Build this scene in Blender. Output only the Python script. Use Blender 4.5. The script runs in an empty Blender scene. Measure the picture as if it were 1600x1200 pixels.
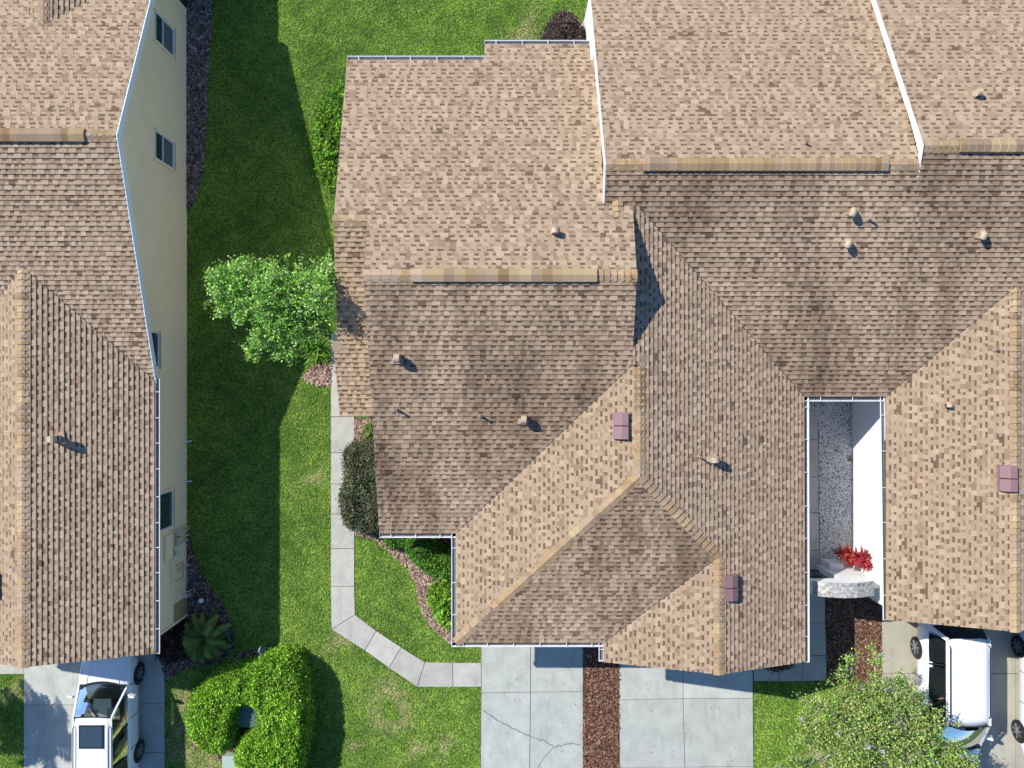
import bpy, math, random
import numpy as np
from mathutils import Vector, Matrix

random.seed(7)
RNG = np.random.default_rng(7)
SC = bpy.context.scene
COL = SC.collection

# ------------------------------------------------------------------ camera, sky, sun, exposure
CAM_H = 25.3
FOC = 1140.0            # focal length in pixels of the 1600 px wide photograph
cam = bpy.data.cameras.new('camera')
cam.sensor_width = 36.0
cam.lens = FOC / 1600.0 * 36.0
cam.clip_end = 500.0
cam_o = bpy.data.objects.new('camera', cam)
cam_o.location = (0, 0, CAM_H)
cam_o.rotation_euler = (0, 0, 0)
COL.objects.link(cam_o)
SC.camera = cam_o

TO_SUN = Vector((-0.97, 0.62, 1.0)).normalized()
ELEV = math.asin(TO_SUN.z)
AZ = math.atan2(TO_SUN.x, TO_SUN.y)
world = bpy.data.worlds.new('World')
SC.world = world
world.use_nodes = True
wn = world.node_tree
for n in list(wn.nodes):
    wn.nodes.remove(n)
w_out = wn.nodes.new('ShaderNodeOutputWorld')
w_bg = wn.nodes.new('ShaderNodeBackground')
w_sky = wn.nodes.new('ShaderNodeTexSky')
w_sky.sky_type = 'NISHITA'
w_sky.sun_disc = False
w_sky.sun_elevation = ELEV
w_sky.sun_rotation = AZ
w_sky.air_density = 1.0
w_sky.dust_density = 0.3
w_sky.ozone_density = 10.0
w_bg.inputs['Strength'].default_value = 0.13
wn.links.new(w_sky.outputs[0], w_bg.inputs['Color'])
wn.links.new(w_bg.outputs[0], w_out.inputs['Surface'])

sun = bpy.data.lights.new('sun', 'SUN')
sun.energy = 5.0
sun.angle = math.radians(0.53)
sun.color = (1.0, 0.95, 0.87)
sun_o = bpy.data.objects.new('sun', sun)
sun_o.rotation_euler = TO_SUN.to_track_quat('Z', 'Y').to_euler()
sun_o.location = (-20, 15, 30)
COL.objects.link(sun_o)

SC.view_settings.view_transform = 'Standard'
SC.view_settings.look = 'None'
SC.view_settings.gamma = 1.0
SC.view_settings.use_curve_mapping = False
SC.view_settings.exposure = 0.24

# ------------------------------------------------------------------ helpers
def tag(o, label=None, cat=None, group=None, kind=None):
    if label: o['label'] = label
    if cat: o['category'] = cat
    if group: o['group'] = group
    if kind: o['kind'] = kind
    return o

def empty(name, loc=(0, 0, 0), rz=0.0):
    o = bpy.data.objects.new(name, None)
    o.location = loc
    o.rotation_euler = (0, 0, rz)
    o.empty_display_size = 0.2
    COL.objects.link(o)
    return o

def link_mesh(name, me, parent=None, loc=None, rz=None):
    o = bpy.data.objects.new(name, me)
    COL.objects.link(o)
    if parent is not None:
        o.parent = parent
    if loc is not None:
        o.location = loc
    if rz is not None:
        o.rotation_euler = (0, 0, rz)
    return o

def build(name, verts, faces, mat, parent=None, cols=None, smooth=False, loc=None, rz=None, mats=None, midx=None):
    me = bpy.data.meshes.new(name)
    me.from_pydata([tuple(v) for v in verts], [], faces)
    if mats:
        for m in mats: me.materials.append(m)
        me.polygons.foreach_set('material_index', midx)
    else:
        me.materials.append(mat)
    if cols is not None:
        set_cols(me, cols)
    if smooth:
        me.polygons.foreach_set('use_smooth', [True] * len(me.polygons))
    me.update()
    return link_mesh(name, me, parent, loc, rz)

def set_cols(me, cols):
    c = np.asarray(cols, dtype=np.float32)
    if c.shape[1] == 3:
        c = np.concatenate([c, np.ones((len(c), 1), np.float32)], 1)
    per = np.empty(len(me.polygons), dtype=np.int32)
    me.polygons.foreach_get('loop_total', per)
    loops = np.repeat(c, per, axis=0)
    a = me.color_attributes.new('Col', 'FLOAT_COLOR', 'CORNER')
    a.data.foreach_set('color', loops.ravel())

def fast_mesh(name, verts, faces, mat, parent=None, cols=None, smooth=False, loc=None):
    """verts (n,3) float array, faces (m,k) int array, one colour per face."""
    me = bpy.data.meshes.new(name)
    n, (m, k) = len(verts), faces.shape
    me.vertices.add(n)
    me.vertices.foreach_set('co', np.asarray(verts, dtype=np.float32).ravel())
    me.loops.add(m * k)
    me.loops.foreach_set('vertex_index', faces.astype(np.int32).ravel())
    me.polygons.add(m)
    me.polygons.foreach_set('loop_start', np.arange(0, m * k, k, dtype=np.int32))
    me.polygons.foreach_set('loop_total', np.full(m, k, dtype=np.int32))
    me.update(calc_edges=True)
    me.materials.append(mat)
    if cols is not None:
        set_cols(me, cols)
    if smooth:
        me.polygons.foreach_set('use_smooth', [True] * m)
    return link_mesh(name, me, parent, loc)

class MB:
    def __init__(s): s.v, s.f = [], []
    def add(s, verts, faces):
        b = len(s.v); s.v += [tuple(v) for v in verts]
        s.f += [tuple(i + b for i in f) for f in faces]
    def box(s, x0, x1, y0, y1, z0, z1):
        s.add([(x0,y0,z0),(x1,y0,z0),(x1,y1,z0),(x0,y1,z0),(x0,y0,z1),(x1,y0,z1),(x1,y1,z1),(x0,y1,z1)],
              [(3,2,1,0),(4,5,6,7),(0,1,5,4),(1,2,6,5),(2,3,7,6),(3,0,4,7)])
    def prism(s, poly, z0, z1):
        n = len(poly)
        a = sum(poly[i][0]*poly[(i+1)%n][1]-poly[(i+1)%n][0]*poly[i][1] for i in range(n))
        if a < 0: poly = poly[::-1]
        s.add([(p[0],p[1],z0) for p in poly]+[(p[0],p[1],z1) for p in poly],
              [tuple(range(n-1,-1,-1)), tuple(range(n,2*n))]+[(i,(i+1)%n,(i+1)%n+n,i+n) for i in range(n)])
    def beam(s, p, q, w, h, up=(0,0,1)):
        """box from p to q; w across, h down from the line."""
        p, q, up = Vector(p), Vector(q), Vector(up)
        d = (q-p).normalized(); side = d.cross(up).normalized()*w*0.5; dn = side.cross(d).normalized()*h
        if dn.z > 0: dn = -dn
        s.add([p-side,p+side,p+side+dn,p-side+dn,q-side,q+side,q+side+dn,q-side+dn],
              [(0,1,5,4),(1,2,6,5),(2,3,7,6),(3,0,4,7),(3,2,1,0),(4,5,6,7)])
    def tube(s, pts, r, n=8, cap=True):
        pts = [Vector(p) for p in pts]
        rs = r if isinstance(r, (list, tuple)) else [r]*len(pts)
        base = len(s.v); fr = None
        for i, p in enumerate(pts):
            d = (pts[min(i+1,len(pts)-1)]-pts[max(i-1,0)])
            d = d.normalized() if d.length > 1e-9 else Vector((0,0,1))
            a = Vector((0,0,1)) if abs(d.z) < .9 else Vector((1,0,0))
            if fr is not None: a = fr
            u = d.cross(a)
            u = u.normalized() if u.length > 1e-6 else d.orthogonal().normalized()
            w = u.cross(d).normalized(); fr = w
            for k in range(n):
                t = 2*math.pi*k/n
                s.v.append(tuple(p+u*math.cos(t)*rs[i]+w*math.sin(t)*rs[i]))
        for i in range(len(pts)-1):
            for k in range(n):
                s.f.append((base+i*n+k, base+i*n+(k+1)%n, base+(i+1)*n+(k+1)%n, base+(i+1)*n+k))
        if cap:
            s.f.append(tuple(base+k for k in range(n-1,-1,-1)))
            s.f.append(tuple(base+(len(pts)-1)*n+k for k in range(n)))
    def lathe(s, prof, c=(0,0,0), n=16):
        base = len(s.v)
        for (r, z) in prof:
            for k in range(n):
                t = 2*math.pi*k/n
                s.v.append((c[0]+r*math.cos(t), c[1]+r*math.sin(t), c[2]+z))
        for i in range(len(prof)-1):
            for k in range(n):
                s.f.append((base+i*n+k, base+i*n+(k+1)%n, base+(i+1)*n+(k+1)%n, base+(i+1)*n+k))
        s.f.append(tuple(base+(len(prof)-1)*n+k for k in range(n)))
    def out(s, name, mat, parent=None, **kw):
        return build(name, s.v, s.f, mat, parent, **kw)

def G(px, py, z=0.0):
    """a point of the photograph, laid on the level z"""
    k = (CAM_H - z) / FOC
    return ((px-800)*k, (600-py)*k)
def GP(pts, z=0.0): return [G(a, b, z) for a, b in pts]

# ------------------------------------------------------------------ materials
def nodes_of(m):
    m.use_nodes = True
    t = m.node_tree
    return t, t.nodes['Principled BSDF']

def mat_plain(name, col, rough=0.7, metal=0.0, spec=None, var=0.0, scale=6.0, bump=0.0, bscale=60.0, coat=0.0):
    m = bpy.data.materials.new(name)
    t, b = nodes_of(m)
    b.inputs['Base Color'].default_value = (*col, 1)
    b.inputs['Roughness'].default_value = rough
    b.inputs['Metallic'].default_value = metal
    if spec is not None: b.inputs['Specular IOR Level'].default_value = spec
    if coat: b.inputs['Coat Weight'].default_value = coat
    tc = t.nodes.new('ShaderNodeNewGeometry')
    if var:
        n1 = t.nodes.new('ShaderNodeTexNoise'); n1.inputs['Scale'].default_value = scale
        n1.inputs['Detail'].default_value = 6; n1.inputs['Roughness'].default_value = 0.65
        t.links.new(tc.outputs['Position'], n1.inputs['Vector'])
        r = t.nodes.new('ShaderNodeValToRGB')
        r.color_ramp.elements[0].position = 0.3; r.color_ramp.elements[1].position = 0.7
        r.color_ramp.elements[0].color = (*[c*(1-var) for c in col], 1)
        r.color_ramp.elements[1].color = (*[min(1, c*(1+var*.6)) for c in col], 1)
        t.links.new(n1.outputs['Fac'], r.inputs['Fac'])
        t.links.new(r.outputs['Color'], b.inputs['Base Color'])
    if bump:
        n2 = t.nodes.new('ShaderNodeTexNoise'); n2.inputs['Scale'].default_value = bscale
        n2.inputs['Detail'].default_value = 4
        t.links.new(tc.outputs['Position'], n2.inputs['Vector'])
        bp = t.nodes.new('ShaderNodeBump'); bp.inputs['Strength'].default_value = bump
        bp.inputs['Distance'].default_value = 0.02
        t.links.new(n2.outputs['Fac'], bp.inputs['Height'])
        t.links.new(bp.outputs['Normal'], b.inputs['Normal'])
    return m

def mat_attr(name, rough=0.8, trans=0.0, noise=0.25, nscale=40.0, stain=False, spec=0.3):
    m = bpy.data.materials.new(name)
    t, b = nodes_of(m)
    b.inputs['Roughness'].default_value = rough
    b.inputs['Specular IOR Level'].default_value = spec
    a = t.nodes.new('ShaderNodeAttribute'); a.attribute_name = 'Col'
    g = t.nodes.new('ShaderNodeNewGeometry')
    col = a.outputs['Color']
    def mul(c, fac_socket):
        mx = t.nodes.new('ShaderNodeMix'); mx.data_type = 'RGBA'; mx.blend_type = 'MULTIPLY'
        mx.inputs[0].default_value = 1.0
        t.links.new(c, mx.inputs[6]); t.links.new(fac_socket, mx.inputs[7])
        return mx.outputs[2]
    if noise:
        n = t.nodes.new('ShaderNodeTexNoise'); n.inputs['Scale'].default_value = nscale
        n.inputs['Detail'].default_value = 5
        t.links.new(g.outputs['Position'], n.inputs['Vector'])
        r = t.nodes.new('ShaderNodeMapRange')
        r.inputs['From Min'].default_value = .25; r.inputs['From Max'].default_value = .75
        r.inputs['To Min'].default_value = 1-noise; r.inputs['To Max'].default_value = 1+noise
        t.links.new(n.outputs['Fac'], r.inputs['Value'])
        col = mul(col, r.outputs[0])
    if stain:
        for (sc, lo, hi, dark, seed) in ((( .9, .16, .3), .46, .70, (.56, .53, .52), 3.0), ((.28, .22, .3), .44, .66, (.70, .68, .67), 11.0)):
            mp = t.nodes.new('ShaderNodeMapping'); mp.inputs['Scale'].default_value = sc
            mp.inputs['Location'].default_value = (seed, seed*.7, 0)
            t.links.new(g.outputs['Position'], mp.inputs['Vector'])
            n = t.nodes.new('ShaderNodeTexNoise'); n.inputs['Scale'].default_value = 1.0
            n.inputs['Detail'].default_value = 6; n.inputs['Roughness'].default_value = .6
            t.links.new(mp.outputs[0], n.inputs['Vector'])
            r = t.nodes.new('ShaderNodeValToRGB')
            r.color_ramp.elements[0].position = lo; r.color_ramp.elements[1].position = hi
            r.color_ramp.elements[0].color = (1, 1, 1, 1); r.color_ramp.elements[1].color = (*dark, 1)
            t.links.new(n.outputs['Fac'], r.inputs['Fac'])
            col = mul(col, r.outputs['Color'])
    t.links.new(col, b.inputs['Base Color'])
    if trans:
        tr = t.nodes.new('ShaderNodeBsdfTranslucent')
        t.links.new(col, tr.inputs['Color'])
        ms = t.nodes.new('ShaderNodeMixShader'); ms.inputs[0].default_value = trans
        o = t.nodes['Material Output']
        t.links.new(b.outputs[0], ms.inputs[1]); t.links.new(tr.outputs[0], ms.inputs[2])
        t.links.new(ms.outputs[0], o.inputs['Surface'])
    return m

M = dict(
    shingle = mat_attr('asphalt_shingle', .9, 0, .16, 90, stain=False, spec=.15),
    shingle_old = mat_attr('stained_asphalt_shingle', .9, 0, .16, 90, stain=True, spec=.15),
    cap = mat_attr('ridge_cap_shingle', .9, 0, .14, 60, spec=.15),
    deck = mat_plain('roofing_felt', (.10, .075, .06), .95),
    white = mat_plain('white_painted_metal', (.78, .80, .82), .4, spec=.4),
    fascia = mat_plain('pale_painted_board', (.72, .78, .82), .55),
    stucco_w = mat_plain('white_stucco', (.80, .80, .78), .9, var=.05, scale=3, bump=.25, bscale=70),
    stucco_b = mat_plain('beige_stucco', (.92, .74, .50), .9, var=.06, scale=1.2, bump=.25, bscale=70),
    stucco_g = mat_plain('weathered_stucco_cap', (.46, .455, .42), .95, var=.75, scale=9, bump=.3),
    brown = mat_plain('tan_paint', (.42, .29, .15), .8, var=.1),
    conc = mat_plain('pale_concrete', (.485, .505, .455), .88, var=.17, scale=1.6, bump=.12, bscale=120),
    conc_w = mat_plain('walk_concrete', (.49, .48, .42), .88, var=.14, scale=2.6, bump=.12, bscale=120),
    conc_b = mat_plain('beige_concrete', (.43, .41, .325), .88, var=.10, scale=2.0, bump=.12, bscale=120),
    crack = mat_plain('crack_filler', (.21, .25, .25), .9),
    soil = mat_plain('soil', (.075, .055, .04), 1.0, var=.3, scale=9),
    ground = mat_plain('lawn_soil', (.07, .125, .03), 1.0, var=.35, scale=4),
    grass = mat_attr('grass_blade', .75, .25, .0, spec=.2),
    leaf = mat_attr('leaf', .55, .25, .15, 30, spec=.35),
    chip = mat_attr('bark_chip', .95, 0, .0, spec=.1),
    stone = mat_attr('gravel_stone', .85, 0, .0, spec=.2),
    bark = mat_plain('pale_bark', (.34, .31, .27), .9, var=.25, scale=12),
    palebark = mat_plain('pale_grey_bark', (.50, .47, .43), .9, var=.25, scale=12),
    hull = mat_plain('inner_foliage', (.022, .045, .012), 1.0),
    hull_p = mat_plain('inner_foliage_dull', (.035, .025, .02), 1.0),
    glass = mat_plain('window_glass', (.035, .05, .06), .04, spec=.9),
    screen = mat_plain('window_screen', (.10, .13, .16), .5),
    alu = mat_plain('window_aluminium', (.70, .76, .80), .4),
    vent = mat_plain('tan_vent_paint', (.52, .41, .28), .6, var=.1),
    cream = mat_plain('cream_vent_paint', (.46, .375, .26), .6, var=.1),
    mauve = mat_plain('mauve_vent_paint', (.25, .145, .15), .55, var=.08),
    lead = mat_plain('lead_flashing', (.28, .22, .165), .6),
    gutter_grey = mat_plain('mottled_dark_grey', (.15, .15, .15), .95, var=.5, scale=14),
    dark = mat_plain('dark_opening', (.012, .014, .018), .8),
    paint = mat_plain('white_car_paint', (.84, .86, .88), .25, spec=.5, coat=.7),
    tyre = mat_plain('tyre_rubber', (.018, .018, .02), .85),
    rim = mat_plain('wheel_rim', (.30, .30, .31), .4, metal=.5),
    blackp = mat_plain('black_trim', (.02, .021, .025), .35),
    seat = mat_plain('beige_upholstery', (.40, .37, .30), .9),
    tail = mat_plain('red_lamp', (.55, .03, .03), .2),
    lamp = mat_plain('clear_lamp', (.65, .70, .75), .1),
    green_box = mat_plain('green_enamel', (.09, .17, .14), .5, var=.15),
    pale_green = mat_plain('pale_green_lid', (.38, .50, .44), .8, var=.08),
    grey_tub = mat_plain('grey_plastic', (.50, .54, .56), .6),
    slate = mat_plain('blue_grey_resin', (.20, .27, .31), .7, var=.2),
    conduit = mat_plain('painted_conduit', (.58, .52, .42), .6),
)
def mat_clear(name='car_glass', ior=1.28):
    m = bpy.data.materials.new(name); m.use_nodes = True; t = m.node_tree
    for n in list(t.nodes): t.nodes.remove(n)
    o = t.nodes.new('ShaderNodeOutputMaterial'); mx = t.nodes.new('ShaderNodeMixShader')
    tr = t.nodes.new('ShaderNodeBsdfTransparent'); tr.inputs[0].default_value = (.24, .31, .31, 1)
    gl = t.nodes.new('ShaderNodeBsdfGlossy'); gl.inputs['Roughness'].default_value = .03
    fr = t.nodes.new('ShaderNodeFresnel'); fr.inputs[0].default_value = ior
    t.links.new(fr.outputs[0], mx.inputs[0]); t.links.new(tr.outputs[0], mx.inputs[1]); t.links.new(gl.outputs[0], mx.inputs[2])
    t.links.new(mx.outputs[0], o.inputs[0])
    return m
M['cglass'] = mat_clear(); M['wsglass'] = mat_clear('windscreen_glass', 1.6)
for k in ('conc', 'conc_w', 'conc_b'):              # each slab was poured on its own: slight differences of tone
    t = M[k].node_tree; b = t.nodes['Principled BSDF']
    src = b.inputs['Base Color'].links[0].from_socket
    oi = t.nodes.new('ShaderNodeObjectInfo'); mr = t.nodes.new('ShaderNodeMapRange')
    mr.inputs['To Min'].default_value = .90; mr.inputs['To Max'].default_value = 1.06
    g_ = t.nodes.new('ShaderNodeNewGeometry'); nz = t.nodes.new('ShaderNodeTexNoise'); nz.inputs['Scale'].default_value = 55; nz.inputs['Detail'].default_value = 3
    t.links.new(g_.outputs['Position'], nz.inputs['Vector'])
    m2 = t.nodes.new('ShaderNodeMapRange'); m2.inputs['From Min'].default_value = .3; m2.inputs['From Max'].default_value = .7; m2.inputs['To Min'].default_value = .93; m2.inputs['To Max'].default_value = 1.05
    t.links.new(nz.outputs['Fac'], m2.inputs['Value'])
    mp_ = t.nodes.new('ShaderNodeMapping'); mp_.inputs['Scale'].default_value = (2.6, .55, 1); n3 = t.nodes.new('ShaderNodeTexNoise'); n3.inputs['Scale'].default_value = 1; n3.inputs['Detail'].default_value = 7; n3.inputs['Roughness'].default_value = .7
    t.links.new(g_.outputs['Position'], mp_.inputs['Vector']); t.links.new(mp_.outputs[0], n3.inputs['Vector'])
    m3 = t.nodes.new('ShaderNodeMapRange'); m3.inputs['From Min'].default_value = .52; m3.inputs['From Max'].default_value = .72; m3.inputs['To Min'].default_value = 1.0; m3.inputs['To Max'].default_value = .80
    t.links.new(n3.outputs['Fac'], m3.inputs['Value'])
    m4 = t.nodes.new('ShaderNodeMath'); m4.operation = 'MULTIPLY'; t.links.new(m2.outputs[0], m4.inputs[0]); t.links.new(m3.outputs[0], m4.inputs[1]); m2 = m4
    mm = t.nodes.new('ShaderNodeMath'); mm.operation = 'MULTIPLY'
    t.links.new(oi.outputs['Random'], mr.inputs['Value']); t.links.new(mr.outputs[0], mm.inputs[0]); t.links.new(m2.outputs[0], mm.inputs[1])
    mx = t.nodes.new('ShaderNodeMix'); mx.data_type = 'RGBA'; mx.blend_type = 'MULTIPLY'; mx.inputs[0].default_value = 1
    t.links.new(src, mx.inputs[6]); t.links.new(mm.outputs[0], mx.inputs[7]); t.links.new(mx.outputs[2], b.inputs['Base Color'])

# ------------------------------------------------------------------ roof planes
class Plane:
    def __init__(s, gx, gy, c): s.gx, s.gy, s.c = gx, gy, c
    def z(s, x, y): return s.gx*x + s.gy*y + s.c
    def at(s, px, py):
        a, b = (px-800)/FOC, (600-py)/FOC
        k = s.gx*a + s.gy*b
        z = (k*CAM_H + s.c)/(1+k)
        return (a*(CAM_H-z), b*(CAM_H-z), z)
def south(ye, ze=2.85, g=1/3): return Plane(0, g, ze-g*ye)
def north(yr, zr, g=1/3): return Plane(0, -g, zr+g*yr)
def east(xe, ze=2.85, g=1/3): return Plane(-g, 0, ze+g*xe)
def west(xr, zr, g=1/3): return Plane(g, 0, zr-g*xr)

AS = south(-4.59); AZR = AS.z(0, 2.97); AN = north(2.97, AZR)
STRIP_Z = AN.z(0, 4.58); ST = south(4.58, STRIP_Z, 1/3)          # entry strip, falls to the south from Y=4.58
CE = east(8.98); CZ = CE.z(3.63, 0); CW = west(3.63, CZ)
CS = south(-7.95)
HY1 = (CZ-CS.c)*3                                              # hip apex
X2 = 6.10; Z2 = CE.z(X2, 0); HY2 = (Z2-CS.c)*3
G2 = (Z2-2.85)/(X2-2.82); C2 = west(X2, Z2, G2)
BS = south(-.39); BZ = BS.z(0, 6.10); BN = north(6.10, BZ)
EZ = BS.z(0, 6.57); EN = north(6.57, EZ)
DX = 14.75; DW = west(DX, 2.85+(DX-11.48)/3); DZ = DW.z(DX, 0); DE = east(DX, DZ)
DY = (DZ-BS.c)*3
FS = south(.12, 2.9); FZ = FS.z(0, 6.87); FN = north(6.87, FZ)
FE = east(-10.97, 2.9); FX = -14.29; FZ2 = FE.z(FX, 0); FW = west(FX, FZ2)
FY = (FZ2-FS.c)*3
PX, PY = -13.7, 10.45; PZ = FN.z(0, PY)
PE = east(PX, PZ, .27); PW = west(PX, PZ, .32)

def valley_x(p, q, y):   # p depends on x only, q on y only: x where they meet
    return (q.z(0, y)-p.c)/p.gx

def clip(poly, a, b, c):
    """keep a*x+b*y <= c"""
    out = []; n = len(poly)
    for i in range(n):
        p, q = poly[i], poly[(i+1) % n]
        dp, dq = a*p[0]+b*p[1]-c, a*q[0]+b*q[1]-c
        if dp <= 0: out.append(p)
        if (dp < 0 < dq) or (dq < 0 < dp):
            t = dp/(dp-dq); out.append((p[0]+(q[0]-p[0])*t, p[1]+(q[1]-p[1])*t))
    return out
def area(poly):
    n = len(poly)
    return .5*sum(poly[i][0]*poly[(i+1)%n][1]-poly[(i+1)%n][0]*poly[i][1] for i in range(n))

# shingle colours (real granule albedo)
TAN = [(.437, .326, .222), (.417, .31, .209), (.475, .358, .247), (.397, .291, .196)]
MID = [(.33, .24, .158), (.30, .215, .142), (.35, .26, .172)]
BRN = [(.155, .106, .069), (.18, .124, .082)]
RED = [(.36, .235, .16), (.34, .225, .155)]
def tooth_col(cl, brown):
    r = random.random()
    if r < .012: return random.choice(RED)
    if r < .06 + brown*.30 + max(0, cl)*.20: return random.choice(MID)
    if r < .065 + brown*.36 + max(0, cl)*.22: return random.choice(BRN)
    return random.choice(TAN)

from mathutils import noise as mnoise
class Roof:
    """collects the deck, the shingles and the cap shingles of one house"""
    def __init__(s, house):
        s.house = house; s.deck = MB(); s.cells = []; s.caps = []
    def slope(s, plane, poly, brown=0.0, old=False, tint=(1, 1, 1), thick=.14):
        if area(poly) < 0: poly = poly[::-1]
        n = len(poly)
        s.deck.add([(x, y, plane.z(x, y)-.004) for x, y in poly]+[(x, y, plane.z(x, y)-thick) for x, y in poly],
                   [tuple(range(n)), tuple(range(2*n-1, n-1, -1))]+[(i, i+n, (i+1)%n+n, (i+1)%n) for i in range(n)])
        g = math.hypot(plane.gx, plane.gy); ux, uy = plane.gx/g, plane.gy/g     # upslope
        tx, ty = uy, -ux                                                        # along the eave
        co = 1/math.sqrt(1+g*g); e = .1425*co
        loc = [(x*tx+y*ty, x*ux+y*uy) for x, y in poly]
        if area(loc) < 0: loc = loc[::-1]
        vmin = min(p[1] for p in loc); vmax = max(p[1] for p in loc)
        nrow = int((vmax-vmin)/e)+1
        for i in range(nrow):
            v0 = vmin+i*e; v1 = min(v0+e, vmax)
            strip = clip(clip(loc, 0, -1, -v0), 0, 1, v1)
            if len(strip) < 3 or abs(area(strip)) < .002: continue
            u = min(p[0] for p in strip)-random.random()*.3; umax = max(p[0] for p in strip)
            tooth = random.random() < .5
            while u < umax:
                if tooth: w = random.choice((.09, .12, .15, .18, .22))
                else: w = random.choice((.09, .12, .15, .18))
                cell = clip(clip(strip, -1, 0, -u), 1, 0, u+w)
                full = w*(v1-v0)
                if len(cell) >= 3:
                    A = abs(area(cell))
                    if A > .0012:
                        uc, vc = u+w*.5, (v0+v1)*.5
                        X, Y = uc*tx+vc*ux, uc*ty+vc*uy
                        cl = mnoise.noise(Vector((X*.8, Y*.8, i*.05)))+.8*mnoise.noise(Vector((X*2.6, Y*2.6, 3)))
                        j = random.uniform(.94, 1.06)*(1+.05*cl)
                        if tooth:
                            c = tooth_col(cl, brown); t = .035
                            s.emit(plane, cell, v0, e, t, [k*j*m for k, m in zip(c, tint)], (tx, ty, ux, uy), True, A > .97*full, old, False)
                        else:
                            t = .027
                            c = random.choice(MID) if random.random() < .10+.4*brown+max(0, cl)*.25 else random.choice(TAN)
                            lo = clip(cell, 0, 1, v0+e*.52); hi = clip(cell, 0, -1, -(v0+e*.52))
                            if len(lo) >= 3: s.emit(plane, lo, v0, e, t, [k*j*.93*m for k, m in zip(c, tint)], (tx, ty, ux, uy), False, False, old, False)
                            c = random.choice(BRN+MID[1:2])
                            if len(hi) >= 3: s.emit(plane, hi, v0, e, t, [k*j*.95*m for k, m in zip(c, tint)], (tx, ty, ux, uy), False, False, old, True)
                u += w; tooth = not tooth
    def emit(s, plane, cell, v0, e, t, c, fr, tooth, whole, old, upper):
        tx, ty, ux, uy = fr
        top, bot = [], []
        for (u, v) in cell:
            X, Y = u*tx+v*ux, u*ty+v*uy; z = plane.z(X, Y)
            o = t*(1-.85*(v-v0)/e)+.004
            top.append((X, Y, z+o)); bot.append((X, Y, z-.002))
        n = len(cell)
        faces = [tuple(range(n))]
        for i in range(n):
            j = (i+1) % n
            if cell[i][1] > v0+.93*e and cell[j][1] > v0+.93*e: continue
            if upper: continue
            faces.append((i, i+n, j+n, j))
        # local frame may be mirrored; keep top face up
        p0, p1, p2 = Vector(top[0]), Vector(top[1]), Vector(top[2])
        if area([(p[0], p[1]) for p in top]) < 0: faces = [f[::-1] for f in faces]
        s.cells.append((top+bot, faces, c, tooth and whole, old))
    def cap_line(s, p, q, wide, pa, pb, lift=0.0, step=.18, start=0, mat=None):
        """cap shingles from p to q (low to high); pa/pb are the plane on the left / right of travel"""
        p, q = Vector(p), Vector(q); L = (q-p).length; d = (q-p)/L
        n = max(1, int(round(L/step))); st = L/n
        h = Vector((d.x, d.y, 0)).normalized(); side = Vector((-h.y, h.x, 0))
        col = random.choice(TAN)
        for i in range(n):
            if random.random() < .55: col = random.choice([TAN[3], MID[0], (.40, .275, .15), (.43, .31, .175), (.36, .245, .135), (.28, .18, .10), (.45, .34, .20), (.41, .30, .175)])
            j = random.uniform(.88, 1.08)
            a = p+d*(st*i-.012); b = p+d*(st*(i+1))
            vs = []
            for (m, off) in ((a, .045), (b, .012)):
                for sgn, pl in ((1, pa), (0, None), (-1, pb)):
                    P = m+side*sgn*wide
                    z = (pl.z(P.x, P.y) if pl and lift == 0 else m.z-(abs(sgn)*wide*.30))+off+lift
                    vs.append((P.x, P.y, z))
            und = [(x, y, z-(.02 if lift == 0 else .075)) for x, y, z in vs]
            f = [(0, 3, 4, 1), (1, 4, 5, 2), (0, 1, 7, 6), (1, 2, 8, 7), (0, 6, 9, 3), (2, 5, 11, 8), (3, 9, 10, 4), (4, 10, 11, 5)]
            s.caps.append((vs+und, [x[::-1] for x in f], [k*j for k in col]))
    def finish(s):
        roof = s.deck.out('roof', M['deck'], s.house)
        # the whole tabs that show largest, as single shingles
        def key(c):
            (x, y, z) = c[0][0]; r = CAM_H-z
            inside = abs(x)/r < .69 and abs(y)/r < .515
            top = c[0][:len(c[0])//2]
            a = abs(area([(p[0], p[1]) for p in top]))/r**2
            return -a if (inside and c[3]) else 1
        order = sorted(range(len(s.cells)), key=lambda i: key(s.cells[i]))
        single = set(i for i in order[:300] if key(s.cells[i]) < 0)
        for flag, mname in ((False, 'shingle'), (True, 'shingle_old')):
            V, F, C = [], [], []
            for i, (v, f, c, w, old) in enumerate(s.cells):
                if old != flag: continue
                if i in single:
                    build('shingle', v, f, M[mname], roof, cols=[c]*len(f))
                else:
                    b = len(V); V += v; F += [tuple(k+b for k in g) for g in f]; C += [c]*len(f)
            if V:
                o = build('shingle_courses', V, F, M[mname], roof, cols=C); o['kind'] = 'stuff'
        for (v, f, c) in s.caps:
            build('ridge_cap', v, f, M['cap'], roof, cols=[c]*len(f))
        return roof

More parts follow.
